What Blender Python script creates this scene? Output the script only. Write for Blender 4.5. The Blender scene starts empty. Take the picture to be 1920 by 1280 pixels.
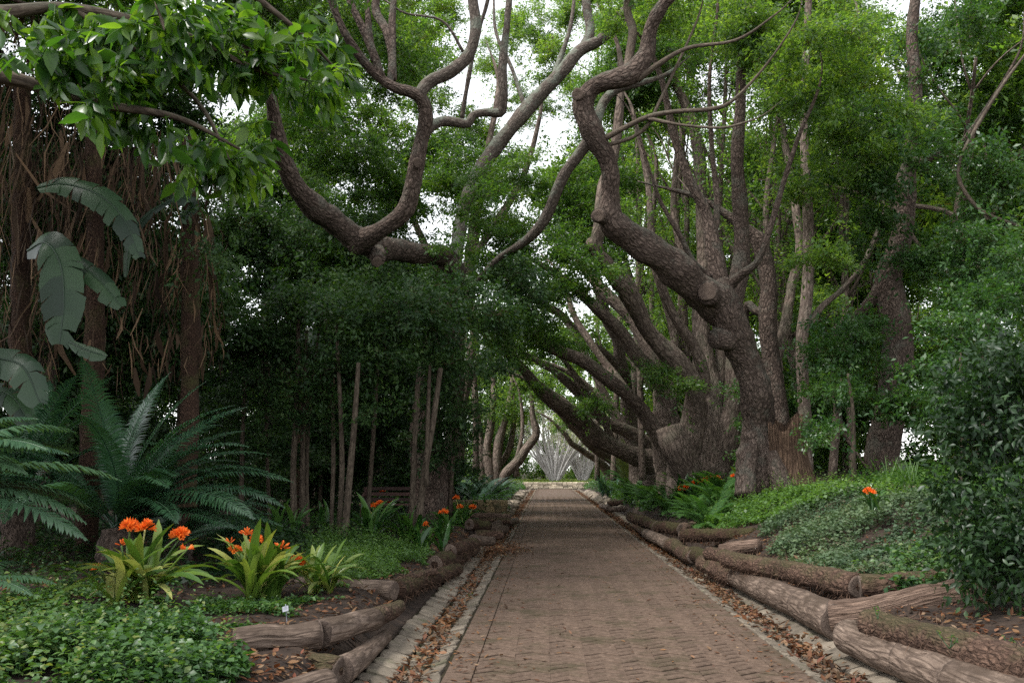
import bpy, math, random
import numpy as np
from mathutils import Vector, Matrix

rng = np.random.default_rng(11)
random.seed(11)
sc = bpy.context.scene
COL = sc.collection
R = math.radians

# ------------------------------------------------------------------ camera
FPX, HOR, VPX = 1867.0, 880.0, 1025.0
CAM = np.array([-0.62, 0.0, 1.6])
PITCH = math.atan((HOR - 640) / FPX)
YAW = math.atan((VPX - 960) / FPX * math.cos(PITCH))
cd = bpy.data.cameras.new('camera')
cd.lens = 36 * FPX / 1920
cd.sensor_width = 36
cd.clip_start = 0.05
cd.clip_end = 3000
cam = bpy.data.objects.new('camera', cd)
cam.location = CAM
cam.rotation_euler = (math.pi / 2 + PITCH, 0, YAW)
COL.objects.link(cam)
sc.camera = cam
FWD = np.array([-math.sin(YAW) * math.cos(PITCH), math.cos(YAW) * math.cos(PITCH), math.sin(PITCH)])
RGT = np.array([math.cos(YAW), math.sin(YAW), 0.0])
UPV = np.cross(RGT, FWD)

# ------------------------------------------------------------------ sky and sun (overcast)
SUN_EL, SUN_AZ = 60.0, -118.0           # azimuth measured from +Y towards +X
w = bpy.data.worlds.new('World')
sc.world = w
w.use_nodes = True
nt = w.node_tree
bg = nt.nodes['Background']
sky = nt.nodes.new('ShaderNodeTexSky')
sky.sky_type = 'NISHITA'
sky.sun_disc = False
sky.sun_elevation = R(SUN_EL)
sky.sun_rotation = R(SUN_AZ)
sky.air_density = 1.0
sky.dust_density = 0.6
hs = nt.nodes.new('ShaderNodeHueSaturation')   # cloud cover: the sky is nearly white
hs.inputs['Saturation'].default_value = 0.14
nt.links.new(sky.outputs[0], hs.inputs['Color'])
nt.links.new(hs.outputs[0], bg.inputs['Color'])
bg.inputs['Strength'].default_value = 0.13
sd = bpy.data.lights.new('sun', 'SUN')
sd.energy = 1.5
sd.angle = R(12)
sd.color = (1.0, 0.97, 0.92)
so = bpy.data.objects.new('sun', sd)
az = R(SUN_AZ)
sdir = Vector((math.sin(az) * math.cos(R(SUN_EL)), math.cos(az) * math.cos(R(SUN_EL)), math.sin(R(SUN_EL))))
so.rotation_euler = sdir.to_track_quat('Z', 'Y').to_euler()
COL.objects.link(so)
sc.view_settings.view_transform = 'Standard'
sc.view_settings.look = 'None'
sc.view_settings.gamma = 1
sc.view_settings.exposure = 1.75
sc.render.engine = 'CYCLES'
cy = sc.cycles
cy.max_bounces = 6
cy.diffuse_bounces = 3
cy.glossy_bounces = 2
cy.transmission_bounces = 4
cy.transparent_max_bounces = 4
cy.caustics_reflective = False
cy.caustics_refractive = False
cy.use_denoising = False
cy.denoising_prefilter = 'ACCURATE'
cy.sample_clamp_indirect = 4.0
cy.use_adaptive_sampling = False

# ------------------------------------------------------------------ pixel -> world helpers
def ray(px, py):
    return FWD + RGT * ((px - 960) / FPX) - UPV * ((py - 640) / FPX)
def P(px, py, Y):
    d = ray(px, py)
    return CAM + d * ((Y - CAM[1]) / d[1])
def G(px, py, z=0.0):
    d = ray(px, py)
    return CAM + d * ((z - CAM[2]) / d[2])
def sstep(a, b, x):
    t = np.clip((np.asarray(x, float) - a) / (b - a), 0, 1)
    return t * t * (3 - 2 * t)
_ks = {}
def vn(p, scale=1.0, seed=0):
    """cheap smooth noise, about -1..1"""
    p = np.asarray(p, float) * scale
    if seed not in _ks:
        r = np.random.default_rng(1000 + seed)
        k = r.normal(size=(9, 3))
        k /= np.linalg.norm(k, axis=1)[:, None]
        k *= r.uniform(0.7, 2.6, (9, 1))
        _ks[seed] = (k, r.uniform(0, 6.28, 9))
    k, ph = _ks[seed]
    return np.sin(p @ k.T + ph).sum(-1) / 3.6
def nrm(v):
    v = np.asarray(v, float)
    return v / np.maximum(np.linalg.norm(v, axis=-1, keepdims=True), 1e-9)

def terrain(x, y):
    x = np.asarray(x, float); y = np.asarray(y, float)
    far = 1 - sstep(70, 84, y)
    kk = 0.28 + 0.72 * sstep(8.5, 16, y)
    right = 0.34 * sstep(2.12, 2.55, x) + 0.45 * np.clip(x - 2.45, 0, 1.8) * kk + 0.05 * np.clip(x - 4.3, 0, 30)
    left = 0.27 * sstep(2.12, 2.55, -x) + 0.04 * np.clip(-x - 2.5, 0, 20)
    z = (right + left) * far
    bump = 0.035 * vn(np.stack([x, y, 0 * x], -1), 1.7, 3) + 0.015 * vn(np.stack([x, y, 0 * x], -1), 6.0, 4)
    z = z + bump * sstep(2.3, 2.8, np.abs(x))
    z = np.where((np.abs(x) < 2.1) & (y < 86), -0.12, z)
    return z
def T(x, y):
    return float(terrain(np.array([x]), np.array([y]))[0])
def on(px, py, y=None):
    """ray meets the terrain"""
    z = 0.3
    for _ in range(25):
        p = G(px, py, z)
        z = 0.5 * z + 0.5 * max(T(p[0], p[1]), 0)
    return G(px, py, z)

# ------------------------------------------------------------------ objects and tags
OFF = {}
def tag(o, label, cat, group=None, kind=None):
    if label: o['label'] = label
    if cat: o['category'] = cat
    if group: o['group'] = group
    if kind: o['kind'] = kind
    return o
def thing(name, label, cat, loc, group=None):
    o = bpy.data.objects.new(name, None)
    o.empty_display_size = 0.2
    o.location = tuple(loc)
    COL.objects.link(o)
    OFF[o.name] = np.array(loc, float)
    return tag(o, label, cat, group)
def put(name, me, parent=None, loc=(0, 0, 0), rot=None, scale=None, mat4=None):
    """link mesh data (local coordinates) as an object"""
    o = bpy.data.objects.new(name, me)
    COL.objects.link(o)
    if parent is not None:
        o.parent = parent
    if mat4 is not None:
        o.matrix_local = mat4
    else:
        o.location = tuple(loc)
        if rot is not None: o.rotation_euler = rot
        if scale is not None: o.scale = scale if hasattr(scale, '__len__') else (scale,) * 3
    return o

class MB:
    """mesh builder in world coordinates"""
    def __init__(s):
        s.v, s.q, s.t, s.r, s.c, s.n = [], [], [], [], [], 0
        s.ng = []; s.cl = []
    def add(s, v, q=None, t=None, rnd=None, uvw=None, ng=None):
        v = np.asarray(v, np.float32).reshape(-1, 3)
        if q is not None and len(q): s.q.append(np.asarray(q, np.int32).reshape(-1, 4) + s.n)
        if t is not None and len(t): s.t.append(np.asarray(t, np.int32).reshape(-1, 3) + s.n)
        if ng is not None:
            for g in ng: s.ng.append([i + s.n for i in g])
        s.v.append(v)
        s.r.append(np.zeros(len(v), np.float32) if rnd is None else np.broadcast_to(np.asarray(rnd, np.float32), (len(v),)))
        s.c.append(v if uvw is None else np.asarray(uvw, np.float32))
        s.n += len(v)
        return s
    def mesh(s, name, mat, off=None, smooth=True):
        me = bpy.data.meshes.new(name)
        v = np.concatenate(s.v)
        if off is not None: v = v - np.asarray(off, np.float32)
        me.vertices.add(len(v))
        me.vertices.foreach_set('co', v.astype(np.float32).ravel())
        q = np.concatenate(s.q) if s.q else np.zeros((0, 4), np.int32)
        t = np.concatenate(s.t) if s.t else np.zeros((0, 3), np.int32)
        parts = [q.ravel(), t.ravel()] + [np.array(g, np.int32) for g in s.ng]
        tot = [np.full(len(q), 4, np.int32), np.full(len(t), 3, np.int32), np.array([len(g) for g in s.ng], np.int32)]
        li = np.concatenate(parts).astype(np.int32)
        lt = np.concatenate(tot).astype(np.int32)
        ls = np.concatenate([[0], np.cumsum(lt)[:-1]]).astype(np.int32)
        me.loops.add(len(li)); me.loops.foreach_set('vertex_index', li)
        me.polygons.add(len(lt)); me.polygons.foreach_set('loop_start', ls)
        try: me.polygons.foreach_set('loop_total', lt)
        except Exception: pass
        me.polygons.foreach_set('use_smooth', np.full(len(lt), smooth, bool))
        a = me.attributes.new('rnd', 'FLOAT', 'POINT')
        a.data.foreach_set('value', np.concatenate(s.r).astype(np.float32))
        a = me.attributes.new('uvw', 'FLOAT_VECTOR', 'POINT')
        a.data.foreach_set('vector', np.concatenate(s.c).astype(np.float32).ravel())
        me.update(calc_edges=True)
        if mat: me.materials.append(mat)
        return me
    def build(s, name, mat, parent=None, smooth=True, kind=None, label=None):
        off = OFF.get(parent.name) if parent is not None else None
        me = s.mesh(name, mat, off, smooth)
        o = put(name, me, parent)
        if parent is not None: OFF[o.name] = OFF[parent.name]
        if kind: o['kind'] = kind
        if label: o['label'] = label
        for (c, rad, big, d) in s.cl:          # leaf clumps belonging to this crown share a few meshes
            me = CLUMP[big][int(rng.integers(len(CLUMP[big])))]
            sc_ = rad / (0.8 if not big else 1.5) * rng.uniform(0.85, 1.15)
            c_ = put('leaf_clump', me, o, c - OFF[o.name], (rng.uniform(-.5, .5), rng.uniform(-.5, .5), rng.uniform(0, 6.28)), (sc_, sc_, sc_ * rng.uniform(.7, .95)))
            c_.material_slots[0].link = 'OBJECT'
            c_.material_slots[0].material = mat
        return o
CLUMP = {}

# ------------------------------------------------------------------ materials
def newmat(name):
    m = bpy.data.materials.new(name)
    m.use_nodes = True
    n = m.node_tree
    n.nodes.clear()
    out = n.nodes.new('ShaderNodeOutputMaterial')
    b = n.nodes.new('ShaderNodeBsdfPrincipled')
    n.links.new(b.outputs[0], out.inputs[0])
    return m, n, b, out
def N(n, t, **kw):
    x = n.nodes.new(t)
    for k, v in kw.items():
        if k.startswith('i_'):
            key = k[2:]
            x.inputs[int(key) if key.isdigit() else key.replace('_', ' ')].default_value = v
        else: setattr(x, k, v)
    return x
def ramp(n, fac, stops):
    r = n.nodes.new('ShaderNodeValToRGB')
    e = r.color_ramp.elements
    while len(e) < len(stops): e.new(0.5)
    for i, (p, c) in enumerate(stops):
        e[i].position = p
        e[i].color = (*c, 1)
    n.links.new(fac, r.inputs[0])
    return r.outputs[0]
def leaf_mat(name, cols, trans=0.35, rough=0.42, tcol=None, spec=0.45, objr=False):
    m, n, b, out = newmat(name)
    at = N(n, 'ShaderNodeAttribute', attribute_name='rnd')
    fac = at.outputs['Fac']
    if objr:
        oi = N(n, 'ShaderNodeObjectInfo')
        ad = N(n, 'ShaderNodeMath', operation='ADD')
        n.links.new(fac, ad.inputs[0]); n.links.new(oi.outputs['Random'], ad.inputs[1])
        fr = N(n, 'ShaderNodeMath', operation='FRACT')
        n.links.new(ad.outputs[0], fr.inputs[0])
        fac = fr.outputs[0]
    k = len(cols)
    col = ramp(n, fac, [(0.94 * i / max(k - 1, 1), c) for i, c in enumerate(cols)] + ([] if objr else [(0.97, (0.06, 0.044, 0.034))]))
    tc = N(n, 'ShaderNodeTexCoord')
    no = N(n, 'ShaderNodeTexNoise', i_Scale=0.9, i_Detail=3.0)
    n.links.new(tc.outputs['Object'], no.inputs['Vector'])
    mx = N(n, 'ShaderNodeMix', data_type='RGBA', blend_type='MULTIPLY')
    mx.inputs['Factor'].default_value = 0.7
    n.links.new(col, mx.inputs[6])
    c2 = ramp(n, no.outputs['Fac'], [(0.3, (0.55, 0.62, 0.6)), (0.7, (1.35, 1.25, 0.95))])
    n.links.new(c2, mx.inputs[7])
    if not objr:
        oi = N(n, 'ShaderNodeObjectInfo')
        mo = N(n, 'ShaderNodeMix', data_type='RGBA', blend_type='MULTIPLY')
        mo.inputs['Factor'].default_value = 1.0
        n.links.new(mx.outputs[2], mo.inputs[6])
        n.links.new(ramp(n, oi.outputs['Random'], [(0, (0.8, 0.85, 0.95)), (1, (1.2, 1.15, 1.0))]), mo.inputs[7])
        mx = mo
    n.links.new(mx.outputs[2], b.inputs['Base Color'])
    b.inputs['Roughness'].default_value = rough
    b.inputs['Specular IOR Level'].default_value = spec
    if trans > 0:
        tr = N(n, 'ShaderNodeBsdfTranslucent')
        mt = N(n, 'ShaderNodeMix', data_type='RGBA', blend_type='MULTIPLY')
        mt.inputs['Factor'].default_value = 1.0
        n.links.new(mx.outputs[2], mt.inputs[6])
        mt.inputs[7].default_value = (*(tcol or (1.95, 2.0, 0.75)), 1)
        n.links.new(mt.outputs[2], tr.inputs['Color'])
        ms = N(n, 'ShaderNodeMixShader')
        ms.inputs[0].default_value = trans
        n.links.new(b.outputs[0], ms.inputs[1]); n.links.new(tr.outputs[0], ms.inputs[2])
        n.links.new(ms.outputs[0], out.inputs[0])
    return m
def bark_mat(name, dark, light, moss=None, moss_amt=0.5, sx=9.0, sz=3.0, bump=0.9, dist=0.03, rough=0.95):
    """uses the 'uvw' attribute: around the limb in xy, along it in z"""
    m, n, b, out = newmat(name)
    at = N(n, 'ShaderNodeAttribute', attribute_name='uvw')
    mp = N(n, 'ShaderNodeMapping'); mp.inputs['Scale'].default_value = (sx, sx, sz)
    n.links.new(at.outputs['Vector'], mp.inputs['Vector'])
    v = N(n, 'ShaderNodeTexVoronoi', i_Scale=1.6, feature='DISTANCE_TO_EDGE')
    no0 = N(n, 'ShaderNodeTexNoise', i_Scale=1.2, i_Detail=4.0)
    n.links.new(mp.outputs[0], no0.inputs['Vector'])
    addv = N(n, 'ShaderNodeVectorMath', operation='ADD')
    n.links.new(mp.outputs[0], addv.inputs[0]); n.links.new(no0.outputs['Color'], addv.inputs[1])
    n.links.new(addv.outputs[0], v.inputs['Vector'])
    no = N(n, 'ShaderNodeTexNoise', i_Scale=3.0, i_Detail=6.0, i_Roughness=0.7)
    n.links.new(mp.outputs[0], no.inputs['Vector'])
    big = N(n, 'ShaderNodeTexNoise', i_Scale=1.3, i_Detail=4.0, i_Roughness=0.6)
    n.links.new(at.outputs['Vector'], big.inputs['Vector'])
    mid = tuple((a + c) / 2 for a, c in zip(dark, light))
    c1 = ramp(n, no.outputs['Fac'], [(0.28, dark), (0.5, mid), (0.72, light)])
    mx = N(n, 'ShaderNodeMix', data_type='RGBA', blend_type='MULTIPLY')
    mx.inputs['Factor'].default_value = 0.85
    n.links.new(c1, mx.inputs[6])
    n.links.new(ramp(n, big.outputs['Fac'], [(0.3, (0.6, 0.57, 0.55)), (0.7, (1.3, 1.3, 1.3))]), mx.inputs[7])
    mv = N(n, 'ShaderNodeMix', data_type='RGBA', blend_type='MULTIPLY')
    mv.inputs['Factor'].default_value = 0.75
    n.links.new(mx.outputs[2], mv.inputs[6])
    n.links.new(ramp(n, v.outputs['Distance'], [(0.0, (0.32, 0.3, 0.3)), (0.22, (1, 1, 1))]), mv.inputs[7])
    col = mv.outputs[2]
    if moss:
        geo = N(n, 'ShaderNodeNewGeometry')
        sep = N(n, 'ShaderNodeSeparateXYZ')
        n.links.new(geo.outputs['Normal'], sep.inputs[0])
        nm = N(n, 'ShaderNodeTexNoise', i_Scale=2.2, i_Detail=5.0, i_Roughness=0.65)
        n.links.new(at.outputs['Vector'], nm.inputs['Vector'])
        ma = N(n, 'ShaderNodeMath', operation='MULTIPLY_ADD')
        n.links.new(sep.outputs['Z'], ma.inputs[0]); ma.inputs[1].default_value = 0.16
        n.links.new(nm.outputs['Fac'], ma.inputs[2])
        f = ramp(n, ma.outputs[0], [(0.52, (0, 0, 0)), (0.68, (moss_amt,) * 3)])
        mm = N(n, 'ShaderNodeMix', data_type='RGBA')
        n.links.new(f, mm.inputs['Factor']); n.links.new(col, mm.inputs[6])
        mm.inputs[7].default_value = (*moss, 1)
        col = mm.outputs[2]
    n.links.new(col, b.inputs['Base Color'])
    b.inputs['Roughness'].default_value = rough
    b.inputs['Specular IOR Level'].default_value = 0.2
    hsum = N(n, 'ShaderNodeMath', operation='MULTIPLY_ADD')
    n.links.new(ramp(n, v.outputs['Distance'], [(0, (0, 0, 0)), (0.3, (1, 1, 1))]), hsum.inputs[0])
    hsum.inputs[1].default_value = 0.7
    n.links.new(no.outputs['Fac'], hsum.inputs[2])
    bp = N(n, 'ShaderNodeBump', i_Strength=bump, i_Distance=dist)
    n.links.new(hsum.outputs[0], bp.inputs['Height'])
    n.links.new(bp.outputs[0], b.inputs['Normal'])
    return m
def plain_mat(name, c1, c2, scale=6.0, rough=0.8, bump=0.3, dist=0.01, c3=None, objr=0.35, coords='Object', spec=0.3):
    m, n, b, out = newmat(name)
    if coords == 'uvw':
        vec = N(n, 'ShaderNodeAttribute', attribute_name='uvw').outputs['Vector']
    elif coords == 'world':
        vec = N(n, 'ShaderNodeNewGeometry').outputs['Position']
    else:
        vec = N(n, 'ShaderNodeTexCoord').outputs['Object']
    no = N(n, 'ShaderNodeTexNoise', i_Scale=scale, i_Detail=7.0, i_Roughness=0.65)
    n.links.new(vec, no.inputs['Vector'])
    st = [(0.3, c1), (0.7, c2)] if c3 is None else [(0.28, c1), (0.5, c2), (0.72, c3)]
    col = ramp(n, no.outputs['Fac'], st)
    if objr:
        at = N(n, 'ShaderNodeAttribute', attribute_name='rnd')
        oi = N(n, 'ShaderNodeObjectInfo')
        ad = N(n, 'ShaderNodeMath', operation='ADD')
        n.links.new(at.outputs['Fac'], ad.inputs[0]); n.links.new(oi.outputs['Random'], ad.inputs[1])
        fr = N(n, 'ShaderNodeMath', operation='FRACT'); n.links.new(ad.outputs[0], fr.inputs[0])
        mx = N(n, 'ShaderNodeMix', data_type='RGBA', blend_type='MULTIPLY'); mx.inputs['Factor'].default_value = 1
        n.links.new(col, mx.inputs[6])
        n.links.new(ramp(n, fr.outputs[0], [(0, (1 - objr,) * 3), (1, (1 + objr,) * 3)]), mx.inputs[7])
        col = mx.outputs[2]
    n.links.new(col, b.inputs['Base Color'])
    b.inputs['Roughness'].default_value = rough
    b.inputs['Specular IOR Level'].default_value = spec
    if bump:
        n2 = N(n, 'ShaderNodeTexNoise', i_Scale=scale * 5, i_Detail=6.0, i_Roughness=0.7)
        n.links.new(vec, n2.inputs['Vector'])
        bp = N(n, 'ShaderNodeBump', i_Strength=bump, i_Distance=dist)
        n.links.new(n2.outputs['Fac'], bp.inputs['Height'])
        n.links.new(bp.outputs[0], b.inputs['Normal'])
    return m

def moss_over(m, moss, lo, hi, scale, amt=0.8):
    """blend moss patches (world position noise) over a plain material"""
    n = m.node_tree
    b = [x for x in n.nodes if x.type == 'BSDF_PRINCIPLED'][0]
    src = b.inputs['Base Color'].links[0].from_socket
    geo = N(n, 'ShaderNodeNewGeometry')
    no = N(n, 'ShaderNodeTexNoise', i_Scale=scale, i_Detail=6.0, i_Roughness=0.7)
    n.links.new(geo.outputs['Position'], no.inputs['Vector'])
    f = ramp(n, no.outputs['Fac'], [(lo, (0, 0, 0)), (hi, (amt,) * 3)])
    mm = N(n, 'ShaderNodeMix', data_type='RGBA')
    n.links.new(f, mm.inputs['Factor']); n.links.new(src, mm.inputs[6])
    mm.inputs[7].default_value = (*moss, 1)
    n.links.new(mm.outputs[2], b.inputs['Base Color'])
    return m

M = {}
M['soil'] = plain_mat('soil', (0.012, 0.008, 0.006), (0.036, 0.023, 0.016), 5.0, 0.95, 0.9, 0.05, (0.065, 0.043, 0.03), 0, 'world')
M['paver'] = plain_mat('paver', (0.052, 0.035, 0.025), (0.096, 0.065, 0.047), 16.0, 0.9, 0.8, 0.008, (0.138, 0.097, 0.072), 0.06, 'world', 0.2)
moss_over(M['paver'], (0.038, 0.034, 0.016), 0.5, 0.66, 1.6, 0.7)
M['joint'] = plain_mat('joint', (0.015, 0.012, 0.008), (0.035, 0.028, 0.018), 3.0, 0.95, 0.5, 0.01, None, 0, 'world', 0.1)
moss_over(M['joint'], (0.026, 0.03, 0.011), 0.47, 0.62, 1.7, 0.7)
M['slab'] = plain_mat('slab', (0.075, 0.063, 0.048), (0.15, 0.125, 0.096), 7.0, 0.9, 0.8, 0.015, (0.2, 0.168, 0.13), 0.3, 'world', 0.2)
moss_over(M['slab'], (0.06, 0.07, 0.03), 0.55, 0.7, 2.6, 0.75)
M['rock'] = plain_mat('rock', (0.1, 0.085, 0.07), (0.22, 0.18, 0.14), 3.0, 0.9, 0.8, 0.03, (0.32, 0.26, 0.19), 0.3)
M['wallstone'] = plain_mat('wallstone', (0.1, 0.075, 0.045), (0.2, 0.15, 0.085), 4.0, 0.9, 0.8, 0.03, (0.3, 0.21, 0.1), 0.4)
moss_over(M['wallstone'], (0.05, 0.055, 0.025), 0.5, 0.62, 2.5, 0.8)
M['palestone'] = plain_mat('palestone', (0.3, 0.24, 0.17), (0.42, 0.35, 0.26), 3.0, 0.9, 0.6, 0.03, (0.5, 0.43, 0.33), 0.3)
M['litter'] = leaf_mat('litter', [(0.035, 0.018, 0.011), (0.09, 0.04, 0.022), (0.16, 0.065, 0.03), (0.17, 0.09, 0.045), (0.11, 0.062, 0.038), (0.22, 0.15, 0.1), (0.15, 0.045, 0.028)], 0.15, 0.7, (1.3, 1, 0.8), 0.25)
BK_D, BK_L = (0.05, 0.036, 0.029), (0.215, 0.162, 0.132)
M['bark'] = bark_mat('bark', BK_D, BK_L, (0.12, 0.125, 0.1), 0.5, 8, 3.8, 1.0, 0.045)
M['bark_lichen'] = bark_mat('bark_lichen', (0.055, 0.042, 0.034), (0.22, 0.185, 0.155), (0.17, 0.19, 0.15), 0.85, 12, 5, 0.8, 0.02)
M['bark_far_lit'] = bark_mat('bark_far_lit', (0.095, 0.073, 0.06), (0.32, 0.25, 0.205), (0.11, 0.12, 0.08), 0.4, 6, 2, 0.8, 0.03)  # lighter far bark; the light on the leaning row is put into its colour
M['bark_thin'] = bark_mat('bark_thin', (0.06, 0.047, 0.036), (0.19, 0.15, 0.115), (0.1, 0.11, 0.08), 0.4, 20, 5, 0.5, 0.008)
M['bark_stem'] = bark_mat('bark_stem', (0.045, 0.036, 0.026), (0.135, 0.106, 0.078), None, 0, 14, 3, 0.4, 0.008)
M['pale_stem'] = bark_mat('pale_stem', (0.45, 0.43, 0.4), (0.75, 0.73, 0.7), None, 0, 20, 5, 0.3, 0.008)
M['cutwood'] = plain_mat('cutwood', (0.055, 0.038, 0.03), (0.1, 0.072, 0.056), 9.0, 0.9, 0.9, 0.03, (0.16, 0.118, 0.09), 0.15)
M['log_bark'] = bark_mat('log_bark', (0.045, 0.026, 0.018), (0.2, 0.125, 0.09), (0.06, 0.065, 0.025), 0.5, 14, 6, 1.0, 0.03)
M['log_fibre'] = bark_mat('log_fibre', (0.03, 0.017, 0.011), (0.12, 0.07, 0.047), (0.07, 0.075, 0.025), 0.55, 22, 10, 1.0, 0.03)
M['log_peel'] = bark_mat('log_peel', (0.1, 0.072, 0.055), (0.27, 0.205, 0.162), (0.055, 0.038, 0.027), 0.85, 12, 1.6, 0.7, 0.014, 0.75)
M['log_split'] = bark_mat('log_split', (0.085, 0.055, 0.04), (0.27, 0.19, 0.145), None, 0, 26, 2.0, 0.9, 0.02)
M['fibre'] = plain_mat('fibre', (0.045, 0.026, 0.017), (0.12, 0.07, 0.045), 8, 0.9, 0, 0, None, 0.3)
# foliage
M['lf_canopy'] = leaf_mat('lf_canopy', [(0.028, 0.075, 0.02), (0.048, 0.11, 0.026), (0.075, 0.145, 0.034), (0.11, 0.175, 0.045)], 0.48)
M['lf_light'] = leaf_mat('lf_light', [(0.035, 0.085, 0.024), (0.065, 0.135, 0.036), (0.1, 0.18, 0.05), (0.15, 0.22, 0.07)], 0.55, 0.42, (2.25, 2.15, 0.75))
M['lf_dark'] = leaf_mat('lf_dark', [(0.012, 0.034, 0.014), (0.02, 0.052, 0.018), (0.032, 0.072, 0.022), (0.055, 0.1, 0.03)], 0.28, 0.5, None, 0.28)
M['lf_hedge'] = leaf_mat('lf_hedge', [(0.022, 0.065, 0.022), (0.035, 0.09, 0.028), (0.05, 0.115, 0.032), (0.075, 0.14, 0.04)], 0.36, 0.4)
M['lf_near'] = leaf_mat('lf_near', [(0.018, 0.055, 0.014), (0.03, 0.085, 0.017), (0.05, 0.115, 0.02), (0.085, 0.16, 0.028)], 0.5, 0.32, (2.4, 2.3, 0.7), 0.45, True)
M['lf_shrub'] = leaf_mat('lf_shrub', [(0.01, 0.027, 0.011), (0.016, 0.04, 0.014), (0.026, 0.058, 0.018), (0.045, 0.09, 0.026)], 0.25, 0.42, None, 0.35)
M['lf_cover'] = leaf_mat('lf_cover', [(0.03, 0.08, 0.026), (0.045, 0.105, 0.034), (0.06, 0.13, 0.04), (0.085, 0.165, 0.045), (0.16, 0.19, 0.06)], 0.3, 0.45)
M['lf_lime'] = leaf_mat('lf_lime', [(0.055, 0.12, 0.03), (0.075, 0.155, 0.04), (0.1, 0.19, 0.05), (0.13, 0.22, 0.06)], 0.35, 0.5)
M['lf_blue'] = leaf_mat('lf_blue', [(0.075, 0.115, 0.06), (0.105, 0.155, 0.082), (0.14, 0.19, 0.105), (0.14, 0.105, 0.07)], 0.25, 0.6, (1.3, 1.5, 0.9), 0.2)
M['lf_clivia'] = leaf_mat('lf_clivia', [(0.05, 0.115, 0.02), (0.08, 0.16, 0.026), (0.13, 0.21, 0.038), (0.26, 0.31, 0.07), (0.45, 0.45, 0.18), (0.09, 0.17, 0.028)], 0.25, 0.35, (1.6, 1.6, 0.8), 0.45, True)
M['lf_strap'] = leaf_mat('lf_strap', [(0.016, 0.055, 0.014), (0.025, 0.075, 0.018), (0.045, 0.11, 0.026), (0.06, 0.13, 0.03)], 0.22, 0.3, None, 0.5, True)
M['lf_cycad'] = leaf_mat('lf_cycad', [(0.016, 0.05, 0.028), (0.024, 0.066, 0.036), (0.034, 0.088, 0.044)], 0.15, 0.3, None, 0.6, True)
M['lf_cycad_b'] = leaf_mat('lf_cycad_b', [(0.035, 0.085, 0.05), (0.048, 0.105, 0.062), (0.062, 0.125, 0.07)], 0.15, 0.35, None, 0.5, True)
M['lf_fern'] = leaf_mat('lf_fern', [(0.03, 0.09, 0.024), (0.045, 0.115, 0.03), (0.07, 0.15, 0.04)], 0.35, 0.5, None, 0.3, True)
M['lf_bluefern'] = leaf_mat('lf_bluefern', [(0.03, 0.08, 0.055), (0.045, 0.1, 0.07), (0.06, 0.12, 0.085)], 0.25, 0.4, None, 0.4, True)
M['lf_strel'] = leaf_mat('lf_strel', [(0.007, 0.022, 0.011), (0.012, 0.034, 0.016), (0.022, 0.054, 0.023)], 0.2, 0.42, None, 0.4, True)
M['lf_dead'] = leaf_mat('lf_dead', [(0.014, 0.009, 0.007), (0.028, 0.018, 0.013), (0.055, 0.036, 0.027), (0.14, 0.095, 0.07)], 0.1, 0.9, (1.2, 1.0, 0.8), 0.15)
M['lf_grass'] = leaf_mat('lf_grass', [(0.09, 0.16, 0.03), (0.14, 0.2, 0.05), (0.2, 0.25, 0.08)], 0.35, 0.6)
M['lf_olive'] = leaf_mat('lf_olive', [(0.06, 0.085, 0.03), (0.09, 0.12, 0.04), (0.13, 0.15, 0.06)], 0.35, 0.6)
M['lf_silver'] = leaf_mat('lf_silver', [(0.26, 0.3, 0.14), (0.34, 0.37, 0.2), (0.42, 0.43, 0.28)], 0.35, 0.6, (1.2, 1.2, 0.9))
M['petal'] = leaf_mat('petal', [(0.75, 0.13, 0.02), (0.85, 0.19, 0.03), (0.9, 0.27, 0.05)], 0.35, 0.5, (1.1, 1.0, 0.8), 0.3, True)
M['label'] = plain_mat('label', (0.2, 0.21, 0.25), (0.26, 0.27, 0.31), 20, 0.5, 0, 0, None, 0)
M['labelink'] = plain_mat('labelink', (0.08, 0.08, 0.1), (0.1, 0.1, 0.12), 20, 0.6, 0, 0, None, 0)
M['bench'] = plain_mat('bench', (0.03, 0.014, 0.011), (0.05, 0.022, 0.018), 12, 0.6, 0.3, 0.004)

# ------------------------------------------------------------------ shape helpers
def catmull(pts, rad, step):
    pts = np.asarray(pts, float); rad = np.asarray(rad, float)
    n = len(pts)
    ext = np.vstack([2 * pts[0] - pts[1], pts, 2 * pts[-1] - pts[-2]])
    er = np.concatenate([[rad[0]], rad, [rad[-1]]])
    op, orr = [], []
    for i in range(n - 1):
        L = np.linalg.norm(pts[i + 1] - pts[i])
        k = max(2, int(L / step))
        t = np.linspace(0, 1, k, endpoint=False)[:, None]
        p0, p1, p2, p3 = ext[i], ext[i + 1], ext[i + 2], ext[i + 3]
        op.append(0.5 * ((2 * p1) + (-p0 + p2) * t + (2 * p0 - 5 * p1 + 4 * p2 - p3) * t ** 2 + (-p0 + 3 * p1 - 3 * p2 + p3) * t ** 3))
        r1, r2 = er[i + 1], er[i + 2]
        s = t[:, 0]; s = s * s * (3 - 2 * s)
        orr.append(r1 + (r2 - r1) * s)
    op.append(pts[-1:]); orr.append(rad[-1:])
    return np.vstack(op), np.concatenate(orr)
def frames(p):
    t = nrm(np.gradient(p, axis=0))
    u = np.zeros_like(p)
    ref = np.array([1.0, 0, 0]) if abs(t[0][0]) < 0.8 else np.array([0, 1.0, 0])
    u0 = nrm(ref - t[0] * np.dot(ref, t[0]))
    for i in range(len(p)):
        u0 = nrm(u0 - t[i] * np.dot(u0, t[i]))
        u[i] = u0
    return t, u, np.cross(t, u)
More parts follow.
